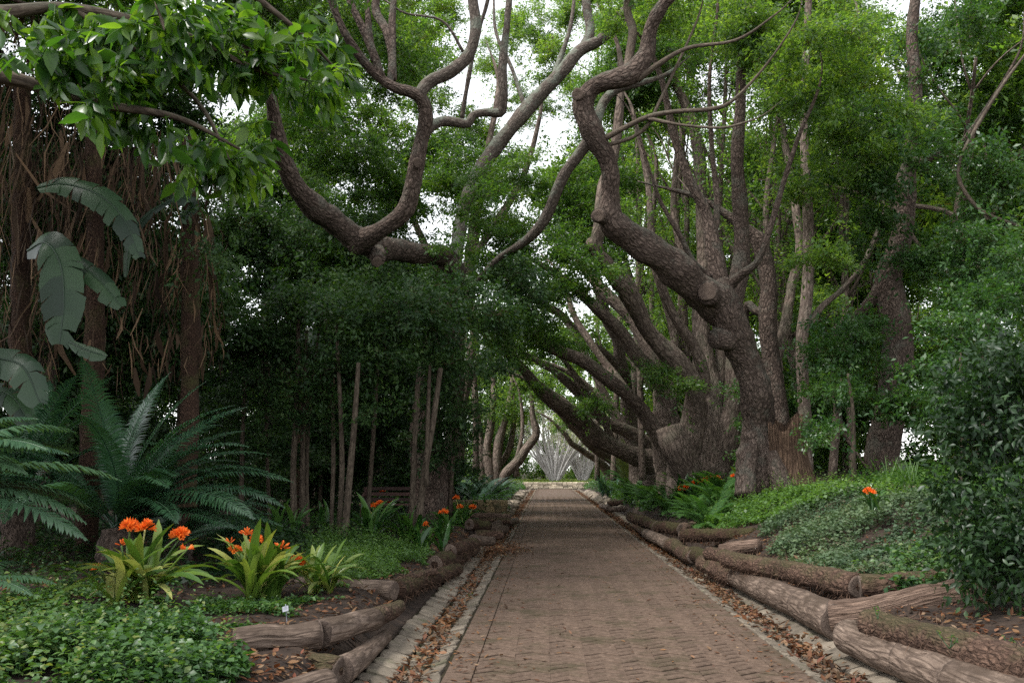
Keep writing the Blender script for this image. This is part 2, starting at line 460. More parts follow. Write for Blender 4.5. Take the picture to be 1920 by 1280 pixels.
def tube(mb, pts, rad, seg=12, step=0.15, lump=0.06, lscale=3.0, fine=0.0, fscale=14.0, seed=0, cap=True, smooth_path=True, cracks=None, rnd=0.0):
    if smooth_path: p, r = catmull(pts, rad, step)
    else: p, r = np.asarray(pts, float), np.asarray(rad, float)
    if lump > .055 and len(p) > 6:
        s_ = np.concatenate([[0], np.cumsum(np.linalg.norm(np.diff(p, axis=0), axis=1))])
        q_ = np.stack([s_ * 1.7 + seed, 0 * s_, 0 * s_ + seed * 2.3], -1)
        r = r * (1 + .9 * lump * vn(q_, 1.0, seed % 7))
        env = np.minimum(1, np.minimum(s_, s_[-1] - s_) * 2)[:, None]
        p = p + env * (r * lump * 2.2)[:, None] * np.stack([vn(q_ + 5, 1.0, 1), vn(q_ + 9, 1.0, 2), vn(q_ + 13, 1.0, 3)], -1)
    t, u, v = frames(p)
    th = np.linspace(0, 2 * np.pi, seg, endpoint=False)
    d = u[:, None, :] * np.cos(th)[None, :, None] + v[:, None, :] * np.sin(th)[None, :, None]
    base = p[:, None, :] + d * r[:, None, None]
    f = 1 + lump * vn(base, lscale, seed % 7)
    if fine: f = f + fine * vn(base, fscale, (seed + 3) % 7)
    s = np.concatenate([[0], np.cumsum(np.linalg.norm(np.diff(p, axis=0), axis=1))])
    if cracks:
        for (th0, wob, wd, dep, s0, s1) in cracks:
            c = th0 + wob * np.sin(s * 5.1 + th0 * 7) + 0.5 * wob * np.sin(s * 17 + th0)
            dth = (th[None, :] - c[:, None] + np.pi) % (2 * np.pi) - np.pi
            win = sstep(s0, s0 + 0.06, s) * (1 - sstep(s1 - 0.06, s1, s))
            f = f - dep * np.exp(-(dth / wd) ** 2) * win[:, None]
    ring = p[:, None, :] + d * (r[:, None] * f)[..., None]
    n, k = len(p), seg
    i = np.arange(n - 1)[:, None] * k
    j = np.arange(k)[None, :]
    j2 = (j + 1) % k
    q = np.stack([i + j, i + j2, i + k + j2, i + k + j], -1).reshape(-1, 4)
    rr = np.maximum(r, 0.01)[:, None]
    uvw = np.stack([np.cos(th)[None, :] * rr, np.sin(th)[None, :] * rr, s[:, None] + 0 * th[None, :]], -1).reshape(-1, 3) + seed * 3.7
    vv = ring.reshape(-1, 3)
    tri = []
    if cap:
        vv = np.vstack([vv, p[0] - t[0] * r[0] * 0.15, p[-1] + t[-1] * r[-1] * 0.15])
        uvw = np.vstack([uvw, uvw[0], uvw[-1]])
        a = n * k
        jj = np.arange(k); jn = (jj + 1) % k
        tri = np.vstack([np.stack([jn, jj, np.full(k, a)], -1), np.stack([(n - 1) * k + jj, (n - 1) * k + jn, np.full(k, a + 1)], -1)])
    mb.add(vv, q, tri, rnd, uvw)
    return p, r, t
def limb(mb, spec, seg=12, step=0.15, lump=0.06, lscale=3.0, fine=0.0, seed=0, ds=1.0, fscale=14.0, tip=True):
    """spec: (px, py, Y, radius_px)"""
    pts = [P(a, b, c) for a, b, c, _ in spec]
    rad = [d * c / FPX * ds for a, b, c, d in spec]
    if tip and spec[-1][3] <= 10 and len(spec) > 3:       # a thinning, slightly turning tip
        e = pts[-1] - pts[-2]
        e = e / np.linalg.norm(e)
        w_ = np.cross(e, [0.3, 1.0, 0.2]) * 0.35
        L_ = 18 * rad[-1] + 0.5
        pts += [pts[-1] + (e + w_ * .5) * L_ * .5, pts[-1] + (e + w_) * L_]
        rad += [rad[-1] * .55, rad[-1] * .15]
    return tube(mb, pts, rad, seg, step, lump, lscale, fine, fscale, seed)
def disc_cut(c, nrm_, r, mb, seg=20, depth=0.02, seed=0):
    """a sawn face: a slightly uneven disc standing proud of the stub"""
    nv = nrm(np.asarray(nrm_, float))
    ref = np.array([0, 0, 1.0]) if abs(nv[2]) < 0.9 else np.array([1.0, 0, 0])
    a = nrm(np.cross(ref, nv)); b = np.cross(nv, a)
    th = np.linspace(0, 2 * np.pi, seg, endpoint=False)
    V = []
    for k, (rf, h) in enumerate([(1.0, -depth * 2), (1.0, 0), (0.86, depth * 0.5), (0.5, depth * 0.1)]):
        rr = r * rf * (1 + 0.05 * np.sin(3 * th + seed) + 0.03 * np.sin(5 * th + 2 * seed))
        V.append(c + nv * h + a * (np.cos(th) * rr)[:, None] + b * (np.sin(th) * rr)[:, None])
    V = np.vstack(V + [np.array([c])])
    q = []
    for k in range(3):
        for j in range(seg):
            q.append([k * seg + j, k * seg + (j + 1) % seg, (k + 1) * seg + (j + 1) % seg, (k + 1) * seg + j])
    t = [[3 * seg + j, 3 * seg + (j + 1) % seg, 4 * seg] for j in range(seg)]
    mb.add(V, q, t)

def leaves_quad(mb, p, a, n, L, W, rnd, fold=0.12):
    """one bent rhombus per leaf"""
    a = nrm(a)
    n = nrm(n - a * (n * a).sum(-1, keepdims=True))
    s = np.cross(n, a)
    L = np.asarray(L)[:, None]; W = np.asarray(W)[:, None]
    mid = p + a * L * 0.45
    v = np.stack([p, mid + s * W * 0.5 + n * W * fold, p + a * L - n * L * 0.1, mid - s * W * 0.5 + n * W * fold], 1).reshape(-1, 3)
    q = np.arange(len(p) * 4, dtype=np.int32).reshape(-1, 4)
    mb.add(v, q, None, np.repeat(rnd, 4))
def leaves_full(mb, p, a, n, L, W, rnd, droop=0.18, fold=0.1):
    """pointed oval leaf with midrib fold and curved blade, 10 quads-ish"""
    a = nrm(a)
    n = nrm(n - a * (n * a).sum(-1, keepdims=True))
    s = np.cross(n, a)
    L = np.asarray(L)[:, None]; W = np.asarray(W)[:, None]
    st = [(0.0, 0.03), (0.18, 0.62), (0.42, 1.0), (0.68, 0.72), (0.88, 0.25), (1.0, 0.0)]
    cols = []
    for (x, wd) in st:
        c = p + a * L * x - n * L * droop * x * x
        cols += [c + s * W * 0.5 * wd + n * W * fold * wd, c, c - s * W * 0.5 * wd + n * W * fold * wd]
    v = np.stack(cols, 1)
    k = len(cols)
    qs = []
    for i in range(len(st) - 1):
        o = i * 3
        qs += [[o, o + 1, o + 4, o + 3], [o + 1, o + 2, o + 5, o + 4]]
    q = (np.arange(len(p))[:, None, None] * k + np.array(qs)[None]).reshape(-1, 4)
    mb.add(v.reshape(-1, 3), q, None, np.repeat(rnd, k))
def leaves_mid(mb, p, a, n, L, W, rnd, droop=0.15, fold=0.12):
    """pointed oval leaf folded at the midrib, six triangles"""
    a = nrm(a)
    n = nrm(n - a * (n * a).sum(-1, keepdims=True))
    s = np.cross(n, a)
    L = np.asarray(L)[:, None]; W = np.asarray(W)[:, None]
    m1 = p + a * L * .38; m2 = p + a * L * .72 - n * L * droop * .45
    v = np.stack([p, m1 + s * W * .5 + n * W * fold, m1, m1 - s * W * .5 + n * W * fold, m2 + s * W * .3 + n * W * fold * .6, m2, m2 - s * W * .3 + n * W * fold * .6, p + a * L - n * L * droop], 1)
    b_ = np.arange(len(p))[:, None, None] * 8
    mb.add(v.reshape(-1, 3), (b_ + np.array([[1, 2, 5, 4], [2, 3, 6, 5]])).reshape(-1, 4), (b_ + np.array([[0, 2, 1], [0, 3, 2], [4, 5, 7], [5, 6, 7]])).reshape(-1, 3), np.repeat(rnd, 8))
def rdir(n):
    return nrm(rng.normal(size=(n, 3)))
def sprays(mb, c, out, k=16, tw=0.45, L=0.09, W=0.04, droop=0.25, full=False, flat=0.75, twigs=None, lv=0.3, rbias=0.0):
    """clusters of leaves set along short twigs"""
    N_ = len(c)
    t = nrm(out * 0.7 + rdir(N_) * 0.75 + np.array([0, 0, 0.12]))
    s = (np.arange(k) + 0.5) / k
    s = s[None, :, None] + rng.uniform(-0.04, 0.04, (N_, k, 1))
    tl = tw * rng.uniform(0.6, 1.3, (N_, 1, 1))
    pos = c[:, None, :] + t[:, None, :] * s * tl + rng.normal(size=(N_, k, 3)) * tw * 0.16
    pos[..., 2] -= (s[..., 0] ** 2) * tl[..., 0] * 0.18
    a = nrm(t[:, None, :] * 0.55 + rng.normal(size=(N_, k, 3)) * 0.55 + np.array([0, 0, -droop]))
    nn = nrm(np.array([0, 0, flat]) + rng.normal(size=(N_, k, 3)) * 0.65 + out[:, None, :] * 0.3)
    n = N_ * k
    LL = L * rng.uniform(1 - lv, 1 + lv, n)
    WW = W / L * LL * rng.uniform(0.85, 1.15, n)
    rc = np.clip(np.repeat(rng.uniform(0, 1, N_), k) * 0.6 + rng.uniform(0, 0.4, n) + rbias, 0, 1) * 0.94
    (leaves_mid if full else leaves_quad)(mb, pos.reshape(-1, 3), a.reshape(-1, 3), nn.reshape(-1, 3), LL, WW, rc)
    return t, tl[:, 0, :]
def blob_points(center, radii, n, shell=0.55, gap=-0.15, gscale=0.9, seed=0, dome=0.0):
    """cluster positions in an uneven ellipsoid with gaps; returns points, outward dirs"""
    c = np.asarray(center, float); rd = np.asarray(radii, float)
    m = int(n * 2.2) + 8
    d = rdir(m)
    r = rng.uniform(0, 1, m) ** shell
    r = r * (1 + 0.28 * vn(d * 2.2, 1.0, seed % 7))
    p = c + d * r[:, None] * rd
    keep = vn(p, gscale, (seed + 2) % 7) > gap
    if dome: keep &= (d[:, 2] > -dome)
    p, d = p[keep][:n], d[keep][:n]
    return p, nrm(d / rd)
def blobs(mb, specs, per, gap=-0.15, gscale=0.9, dome=0.0, cden=0.5, **kw):
    """specs: (px,py,Y, rpx,rpy, ry) ; per: clusters per m2 of surface-ish"""
    for i, (px, py, Y, rx, ry_, rd) in enumerate(specs):
        c = P(px, py, Y)
        rr = np.array([rx * Y / FPX, rd, ry_ * Y / FPX])
        area = 4.2 * ((rr[0] * rr[1]) ** 1.6 / 3 + (rr[0] * rr[2]) ** 1.6 / 3 + (rr[1] * rr[2]) ** 1.6 / 3) ** (1 / 1.6) * 3
        n = max(6, int(area * per))
        p, d = blob_points(c, rr, n, seed=i + int(px), gap=gap, gscale=gscale, dome=dome)
        if len(p): sprays(mb, p, d, **kw)
        if cden > 0: add_clumps(mb, c, rr, area / 3 * 3, gap, gscale, i + int(px), int(kw.get('L', .1) > .14), cden)
def wblobs(mb, specs, per, gap=-0.15, gscale=0.9, dome=0.0, cden=0.5, **kw):
    """specs in world metres: (x,y,z, rx,ry,rz)"""
    for i, (x, y, z, rx, ry_, rz) in enumerate(specs):
        rr = np.array([rx, ry_, rz])
        area = 4.2 * 3 * (((rx * ry_) ** 1.6 + (rx * rz) ** 1.6 + (ry_ * rz) ** 1.6) / 3) ** (1 / 1.6) / 1.0
        n = max(6, int(area * per))
        p, d = blob_points((x, y, z), rr, n, seed=i + int(x * 7 + y * 3), gap=gap, gscale=gscale, dome=dome)
        if len(p): sprays(mb, p, d, **kw)
        if cden > 0: add_clumps(mb, (x, y, z), rr, area, gap, gscale, i + int(x * 7 + y * 3), int(kw.get('L', .1) > .14), cden)
for big, rad, L_, W_, nb_, tw_ in ((0, 0.8, 0.135, 0.056, 13, 0.34), (1, 1.5, 0.24, 0.1, 12, 0.62)):
    CLUMP[big] = []
    for k in range(8):
        cm = MB(); org = np.array([0, 0, -.35 * rad])
        for b_ in range(nb_):
            d_ = rdir(1)[0]; d_[2] = abs(d_[2]) * 1.1 - .35; d_ = nrm(d_)
            ln_ = rad * rng.uniform(.7, 1.25)
            f_ = np.array([.3, .5, .68, .84, 1.0])[:, None]
            pts_ = org + d_ * ln_ * f_ * [1, 1, .8] + rng.normal(size=(5, 3)) * rad * .1
            pts_[:, 2] += .3 * rad * f_[:, 0] - .28 * rad * f_[:, 0] ** 3
            sprays(cm, pts_, np.tile(d_ * [1, 1, .4], (5, 1)), k=10, tw=tw_, L=L_, W=W_, droop=.3, lv=.35)
            cen = np.vstack([org[None], pts_])
            seg_ = np.diff(cen, axis=0)
            leaves_quad(cm, cen[:-1], seg_, rdir(5), np.linalg.norm(seg_, axis=1), np.full(5, .017 * (1 + big)), np.ones(5), .5)
        CLUMP[big].append(cm.mesh('leaf_clump', None))
        CLUMP[big][-1].materials.append(None)
def add_clumps(mb, c, rr, area, gap, gscale, seed, big, cden):
    n = int(area * cden * (0.28 if big else 1.0) + rng.uniform())
    if n < 1: return
    p, d = blob_points(c, np.asarray(rr) * 0.85, n, shell=0.45, gap=gap - .1, gscale=gscale, seed=seed)
    for i in range(len(p)): mb.cl.append((p[i], (1.5 if big else 0.8) * min(1, .35 + .35 * float(np.min(rr))), big, d[i]))
def grow(mb, p0, d, L, r, depth, up=0.25, wig=0.22, seg=6, kids=3, spread=0.55, seed=0, tips=None):
    """procedural branch with children"""
    n = 5
    pts = [np.asarray(p0, float)]; d = nrm(d)
    for i in range(n):
        d = nrm(d + rng.normal(size=3) * wig + np.array([0, 0, up * 0.25]))
        pts.append(pts[-1] + d * L / n)
    rad = np.linspace(r, r * 0.45, n + 1)
    tube(mb, pts, rad, seg, max(0.12, L / 14), 0.05, 4, seed=seed)
    if tips is not None: tips.append((pts[-1], d)); tips.append((pts[-3], d))
    if depth > 0:
        for k in range(kids):
            i = int(rng.integers(2, n + 1))
            dd = nrm(d + rdir(1)[0] * spread * 1.6 + np.array([0, 0, up]))
            grow(mb, pts[i], dd, L * rng.uniform(0.5, 0.75), rad[i] * 0.6, depth - 1, up, wig, max(4, seg - 1), kids, spread, seed + k + 1, tips)

#==STRUCTURE==
# ================================================================== ground
xs = np.unique(np.concatenate([[-900, -400, -200, -120, -80, -60], np.arange(-45, -12, 3.0), np.arange(-12, -5, 0.7), np.arange(-5, -2.6, 0.15),
                               np.arange(-2.6, -2.0, 0.04), [-2.0, 0, 2.0], np.arange(2.04, 2.64, 0.04), np.arange(2.7, 6, 0.15), np.arange(6, 14, 0.7),
                               np.arange(14, 46, 3.0), [60, 80, 120, 200, 400, 900]]))
ys = np.unique(np.concatenate([[-600, -200, -80, -40, -20, -10, -4, 0, 2], np.arange(3, 16, 0.16), np.arange(16, 40, 0.5), np.arange(40, 92, 1.5),
                               [95, 100, 110, 125, 150, 200, 300, 500, 900]]))
X, Y = np.meshgrid(xs, ys)
Z = terrain(X, Y)
lawn = sstep(85.3, 85.9, Y) * 0.5 * (1 - sstep(110, 130, Y))
Z = np.where(Y > 85, np.maximum(Z, lawn), Z)
nx, ny = len(xs), len(ys)
ii = np.arange(ny - 1)[:, None] * nx + np.arange(nx - 1)[None, :]
mb = MB().add(np.stack([X, Y, Z], -1).reshape(-1, 3), np.stack([ii, ii + 1, ii + nx + 1, ii + nx], -1).reshape(-1, 4))
g = mb.build('ground', M['soil'])
tag(g, 'dark brown soil ground of the garden beds either side of the path', 'ground', kind='structure')

# ================================================================== paved path
PATH_Y0, PATH_Y1, HALF = -3.0, 85.0, 1.26
path = MB().add([[-1.445, PATH_Y0, -0.018], [1.445, PATH_Y0, -0.018], [1.445, PATH_Y1, -0.018], [-1.445, PATH_Y1, -0.018]], [[0, 1, 2, 3]]).build('path', M['joint'])
tag(path, 'long straight path of zigzag brown pavers running between the beds', 'path', kind='structure')
OFF[path.name] = np.zeros(3)
LAM, ROW, AMP = 0.3, 0.165, 0.058
def paver_outline(x0, x1, gap=0.019, inset=0.0):
    u = np.linspace(x0, x1, 5)
    wv = -AMP * np.cos(2 * np.pi * u / LAM)
    lo = np.stack([u, wv + gap + inset], -1)
    hi = np.stack([u[::-1], wv[::-1] + ROW - gap - inset], -1)
    return np.vstack([lo, hi])
def paver_geo(x0, x1, y, dz=0.0, tilt=(0, 0)):
    o = paver_outline(x0, x1); i = paver_outline(x0, x1, inset=0.018)
    m_ = paver_outline(x0, x1, inset=0.003)
    k = len(o)
    cx = (x0 + x1) / 2
    def zz(a): return dz + (a[:, 0] - cx) * tilt[0] + (a[:, 1] - ROW / 2) * tilt[1]
    v = np.vstack([np.c_[o, np.full(k, -0.03)], np.c_[m_, zz(m_) - 0.008], np.c_[i, zz(i)]])
    v[:, 1] += y
    q = []
    for a in range(2):
        for j in range(k): q.append([a * k + j, a * k + (j + 1) % k, (a + 1) * k + (j + 1) % k, (a + 1) * k + j])
    # top as quads between low and high chains
    for j in range(4): q.append([2 * k + j, 2 * k + j + 1, 2 * k + k - 2 - j, 2 * k + k - 1 - j])
    return v, q
NXP = 8
v0, q0 = paver_geo(0, LAM, 0)
pv_mesh = MB().add(v0 * 1.0, q0).mesh('paver', M['paver'], smooth=False)
rowi = 0
count = 0
rest = MB()
for j in range(int((PATH_Y1 - PATH_Y0) / ROW)):
    y = PATH_Y0 + j * ROW
    for i in range(NXP):
        x0 = -NXP * LAM / 2 + i * LAM + 0.0
        dz = rng.normal() * 0.0012 + 0.004 * math.sin(x0 * 3 + y * 1.3)
        if 7.0 <= y and count < 297:
            o = put('paver', pv_mesh, path, (x0, y, dz), (rng.normal() * 0.012, rng.normal() * 0.004, 0))
            count += 1
        elif y > 7.0 and y < 60 or y <= 7 and y > 5.5:
            v, q = paver_geo(x0, x0 + LAM, y, dz, (rng.normal() * 0.008, rng.normal() * 0.009))
            rest.add(v, q, None, rng.uniform())
# plain edge blocks along both sides
for s in (-1, 1):
    y = 5.0
    while y < 84.5:
        L = rng.uniform(0.2, 0.24)
        a, b = s * (1.2 + 0.006), s * (1.2 + 0.235)
        x0, x1 = min(a, b), max(a, b)
        z = rng.normal() * 0.002 - 0.001
        g_ = 0.008
        v = np.array([[x0, y, -0.02], [x1, y, -0.02], [x1, y + L - g_, -0.02], [x0, y + L - g_, -0.02],
                      [x0 + .006, y + .006, z], [x1 - .006, y + .006, z], [x1 - .006, y + L - g_ - .006, z], [x0 + .006, y + L - g_ - .006, z]])
        rest.add(v, [[4, 5, 6, 7], [0, 1, 5, 4], [1, 2, 6, 5], [2, 3, 7, 6], [3, 0, 4, 7]], None, rng.uniform())
        y += L
far = np.array([[-HALF, 60.0, -0.004], [HALF, 60.0, -0.004], [HALF, PATH_Y1, -0.004], [-HALF, PATH_Y1, -0.004]])
rest.add(far, [[0, 1, 2, 3]], None, 0.5)
rest.build('paving', M['paver'], path, smooth=False, kind='stuff')

# ================================================================== stone gutters
def slab_geo(w, l, seed):
    r = np.random.default_rng(seed)
    k = 9
    th = np.sort(np.linspace(0, 2 * np.pi, k, endpoint=False) + r.uniform(-0.16, 0.16, k))
    c, s = np.cos(th), np.sin(th)
    e = 0.42
    o = np.stack([np.sign(c) * np.abs(c) ** e * w / 2, np.sign(s) * np.abs(s) ** e * l / 2], -1)
    o *= r.uniform(0.9, 1.0, (k, 1))
    v = np.vstack([np.c_[o, np.full(k, -0.05)], np.c_[o * 0.985, np.full(k, -0.008)], np.c_[o * 0.9, r.normal(size=k) * 0.004], [[0, 0, 0.004]]])
    q = [[a * k + j, a * k + (j + 1) % k, (a + 1) * k + (j + 1) % k, (a + 1) * k + j] for a in range(2) for j in range(k)]
    t = [[2 * k + j, 2 * k + (j + 1) % k, 3 * k] for j in range(k)]
    return v, q, t
GX = [(1.455, 1.64, -0.012, -0.06), (1.635, 1.82, -0.062, -0.062), (1.815, 2.10, -0.055, 0.03)]
SLABS = [[MB().add(*slab_geo(b - a - 0.004, 0.27 if gi < 2 else 0.36, 50 * gi + k)).mesh('gutter_stone', M['slab'], smooth=False) for k in range(8)] for gi, (a, b, _, _) in enumerate(GX)]
for s, nm in ((-1, 'left'), (1, 'right')):
    bed = MB()
    prof = [(1.44, -0.03), (1.64, -0.085), (1.82, -0.09), (2.0, -0.045), (2.2, 0.0), (2.3, 0.02)]
    yy = np.arange(-3, 86, 1.0)
    V = np.array([[s * a, y, z] for y in yy for a, z in prof])
    k = len(prof)
    Q = [[r_ * k + j, r_ * k + j + 1, (r_ + 1) * k + j + 1, (r_ + 1) * k + j] for r_ in range(len(yy) - 1) for j in range(k - 1)]
    gut = bed.add(V, Q).build('gutter', M['joint'])
    tag(gut, 'shallow stone gutter with fallen leaves on the %s of the path' % ('flowering cycad side' if s < 0 else 'leaning tree side'), 'gutter', kind='structure')
    OFF[gut.name] = np.zeros(3)
    rest = MB(); cnt = 0
    for gi, (a, b, za, zb) in enumerate(GX):
        y = 5.5 + rng.uniform(0, 0.2)
        while y < 84:
            L0 = 0.27 if gi < 2 else 0.36
            sc_ = rng.uniform(0.75, 1.2)
            yc = y + L0 * sc_ / 2
            ang = math.atan2(zb - za, b - a) * s
            loc = (s * (a + b) / 2 + rng.normal() * 0.008, yc, (za + zb) / 2 + rng.normal() * 0.007)
            k = int(rng.integers(8))
            if 7.0 < yc < 27 and cnt < 298:
                put('gutter_stone', SLABS[gi][k], gut, loc, (rng.normal() * 0.03, -ang + rng.normal() * 0.03, rng.normal() * 0.05 + (math.pi if rng.uniform() < .5 else 0) * 0), (rng.uniform(0.92, 1.04), sc_, 1))
                cnt += 1
            else:
                v, q, t = slab_geo(b - a - 0.004, L0 * sc_, 50 * gi + k)
                ca, sa = math.cos(ang), math.sin(ang)
                v = np.stack([v[:, 0] * ca - v[:, 2] * sa, v[:, 1], v[:, 0] * sa + v[:, 2] * ca], -1) + np.array(loc)
                rest.add(v, q, t, rng.uniform())
            y += L0 * sc_ + 0.004
    rest.build('gutter_stones_far', M['slab'], gut, smooth=False, kind='stuff')

# ================================================================== logs
def log(a, b, r0, r1, mat, label, kind='bark', cut='ab', bend=0.007, cracks=None, group=None, fibres=0, squash=1.0):
    a = np.asarray(a, float); b = np.asarray(b, float)
    r0 *= .9; r1 *= .9
    L = np.linalg.norm(b - a)
    base = (a + b) / 2 - np.array([0, 0, r0])
    t = thing('log', label, 'log', base, group)
    sd_ = int(rng.integers(50))
    ax = nrm(b - a)
    mid = [a + (b - a) * f + rng.normal(size=3) * bend * (1 if 0 < f < 1 else 0) for f in (0, 0.33, 0.67, 1)]
    rr = [r0, r0 + (r1 - r0) * .33 + rng.normal() * .004, r0 + (r1 - r0) * .67 + rng.normal() * .004, r1]
    lump, fine = {'bark': (0.05, 0.045), 'peel': (0.016, 0.006), 'fibre': (0.06, 0.07), 'split': (0.08, 0.05)}[kind]
    m_ = MB()
    if kind == 'peel':
        cracks = list(cracks or []) + [(random.uniform(0, 6.28), .06, random.uniform(.018, .035), random.uniform(.05, .13), random.uniform(-.2, .3) * L, L * random.uniform(.6, 1.3)) for _ in range(5)]
    seg = 80 if cracks else 44
    tube(m_, mid, rr, seg, 0.035, lump, 5.0, fine, 34.0 if kind != 'split' else 22.0, sd_, cap=True, cracks=cracks)
    m_.build('bark' if kind in ('bark', 'fibre') else 'wood', M[mat], t)
    for e in cut:
        c, d, r = (a, -ax, r0) if e == 'a' else (b, ax, r1)
        mc = MB()
        disc_cut(c + d * 0.012, d, r * 0.93, mc, 24, 0.012, sd_)
        mc.build('cut_end', M['cutwood'], t)
    if fibres:
        n = fibres
        s = rng.uniform(0, 1, n); th = rng.uniform(0, 2 * np.pi, n)
        u0 = nrm(np.cross(ax, [0, 0, 1.0])); v0_ = np.cross(u0, ax)
        d = u0 * np.cos(th)[:, None] + v0_ * np.sin(th)[:, None]
        p = a + (b - a) * s[:, None] + d * ((r0 + (r1 - r0) * s) * 0.98)[:, None]
        dirn = nrm(d * 0.5 + rng.normal(size=(n, 3)) * 0.5 + np.array([0, 0, -0.55]) + ax * rng.normal(size=(n, 1)) * 0.5)
        mf = MB()
        leaves_quad(mf, p, dirn, rdir(n), rng.uniform(0.04, 0.14, n), rng.uniform(0.003, 0.008, n), rng.uniform(0, 1, n), 0.3)
        mf.build('root_fibres', M['fibre'], t, kind='stuff')
    return t
CK = lambda *c: [(th, 0.07, 0.05, dp, s0, s1) for th, dp, s0, s1 in c]
allc = lambda n, dep: [(k * 6.283 / n + random.uniform(-.3, .3), 0.06, random.uniform(.025, .05), dep * random.uniform(.5, 1.2), -1, 9) for k in range(n)]
# --- left side (clivia bed)
log(G(440, 1205, .30), G(598, 1188, .33), .125, .122, 'log_peel', 'pale peeled log split by a long dark crack below the plant label', 'peel', 'b', cracks=[(1.1, .05, .05, .3, -1, 9), (1.9, .05, .03, .12, -1, 9), (3.9, .05, .04, .2, -1, 9), (.2, .05, .03, .12, -1, 9)])
log(G(600, 1187, .33), G(700, 1160, .27), .125, .112, 'log_peel', 'tan peeled log with thin black crack, end to end with the split pale log', 'peel', 'ab', cracks=[(1.4, .12, .03, .16, .15, .5), (.5, .1, .03, .12, .3, .7), (2.2, .1, .025, .1, 0, .5)])
log(G(701, 1160, .27), G(748, 1137, .2), .108, .078, 'log_bark', 'short tapering bark log with whitish tip above the gutter slabs', 'bark', 'b', cracks=[(1.1, .1, .04, .2, -1, 9), (2.0, .1, .04, .15, -1, 9), (.3, .1, .04, .15, -1, 9)])
log(G(500, 1240, .115), G(638, 1258, .115), .12, .122, 'log_bark', 'dark deeply cracked log beneath the split pale log', 'split', 'b', cracks=allc(7, .22))
log(G(640, 1257, .115), G(722, 1193, .085), .12, .07, 'log_peel', 'tan tapering log wedged between cracked dark log and gutter slabs', 'peel', 'ab', cracks=[(1.2, .1, .03, .1, .2, .8)])
log(G(520, 1310, .1), G(612, 1282, .11), .11, .12, 'log_peel', 'pale log end resting in front of the cracked dark log', 'peel', 'ab')
log(G(560, 1097, .28), G(738, 1107, .28), .115, .122, 'log_peel', 'smooth pale log lying behind the small clivia, dark stained underneath', 'peel', 'ab', cracks=[(1.0, .03, .02, .06, -1, 9), (4.4, .06, .05, .2, -1, 9)])
log(G(740, 1106, .27), G(800, 1084, .19), .128, .118, 'log_fibre', 'dark fibrous log joined to the smooth pale log', 'fibre', 'b', fibres=700)
log(G(801, 1084, .18), G(858, 1066, .1), .112, .1, 'log_fibre', 'rough brown fibrous log curving down to the gutter slabs', 'fibre', 'b', fibres=600)
log(G(765, 1086, .3), G(815, 1072, .27), .06, .05, 'log_bark', 'thin dark plank like log beside the lime green patch', 'split', 'b', cracks=allc(5, .15))
log(G(815, 1058, .2), G(868, 1040, .16), .15, .14, 'log_fibre', 'shaggy brown root covered log below the strap leaved clivias', 'fibre', 'ab', fibres=900)
log(G(845, 1032, .32), G(890, 1018, .3), .12, .11, 'log_fibre', 'shaggy root log lying on top behind the lower shaggy log', 'fibre', 'ab', fibres=600)
log(G(868, 1040, .15), G(892, 1026, .12), .12, .11, 'log_bark', 'stubby dark bark log between shaggy log and pale stub', 'bark', 'ab')
log(G(888, 1012, .3), G(922, 1014, .2), .12, .1, 'log_peel', 'short pale log stub leaning towards the gutter', 'peel', 'ab')
log(G(880, 983, .38), G(913, 987, .3), .15, .15, 'log_fibre', 'fat dark log end tucked under blue green leaves', 'fibre', 'ab')
log(G(914, 987, .28), G(948, 992, .14), .13, .11, 'log_peel', 'grey brown log stub attached to the fat dark log', 'peel', 'b')
log(G(890, 1002, .15), G(940, 1002, .13), .11, .12, 'log_bark', 'reddish brown log lying flat below the fat dark log', 'bark', 'ab')
log(G(880, 966, .36), G(955, 968, .3), .085, .08, 'log_split', 'pale striped thin log below the mossy stone wall', 'split', 'ab')
log(G(895, 975, .22), G(958, 977, .2), .09, .09, 'log_bark', 'dark slim log beneath the pale striped log', 'bark', 'ab')
log(G(930, 984, .12), G(968, 976, .1), .13, .11, 'log_peel', 'rounded brown log nearest the stone wall corner', 'peel', 'ab')
# --- right side (bank of the leaning trees)
log(G(1592, 1192, .17), G(1702, 1236, .165), .165, .17, 'log_peel', 'thick pale log with a torn patch of dark bark', 'peel', 'ab', cracks=[(2.4, .1, .02, .06, -1, 9)])
log(G(1704, 1237, .165), G(1800, 1280, .165), .175, .18, 'log_peel', 'thick smooth pale log next to the one with torn bark', 'peel', 'a')
log(G(1802, 1281, .165), G(1990, 1350, .165), .18, .18, 'log_peel', 'smooth pale log running out at the path corner', 'peel', 'a')
log(G(1632, 1168, .34), G(1950, 1262, .36), .13, .15, 'log_bark', 'long rough bark log lying above the thick pale logs', 'bark', 'a', fibres=700)
log(G(1380, 1080, .15), G(1440, 1107, .165), .16, .17, 'log_peel', 'short grey peeled log at the narrow end of the pale row', 'peel', 'ab')
log(G(1442, 1108, .165), G(1503, 1133, .175), .172, .18, 'log_peel', 'grey brown peeled log in the middle of the pale row', 'peel', 'ab', cracks=[(1.9, .1, .02, .05, 0, .4)])
log(G(1505, 1134, .175), G(1572, 1166, .185), .182, .195, 'log_peel', 'mottled peeled log whose end meets the squared cross log', 'peel', 'ab')
log(G(1562, 1160, .2), G(1850, 1112, .5), .2, .15, 'log_split', 'long split cross log with square dark end running into the bank', 'split', 'a', cracks=[(.9, .03, .03, .2, -1, 9), (1.5, .03, .025, .16, -1, 9), (2.1, .03, .03, .2, -1, 9), (2.8, .03, .03, .15, -1, 9), (.2, .03, .03, .15, -1, 9)])
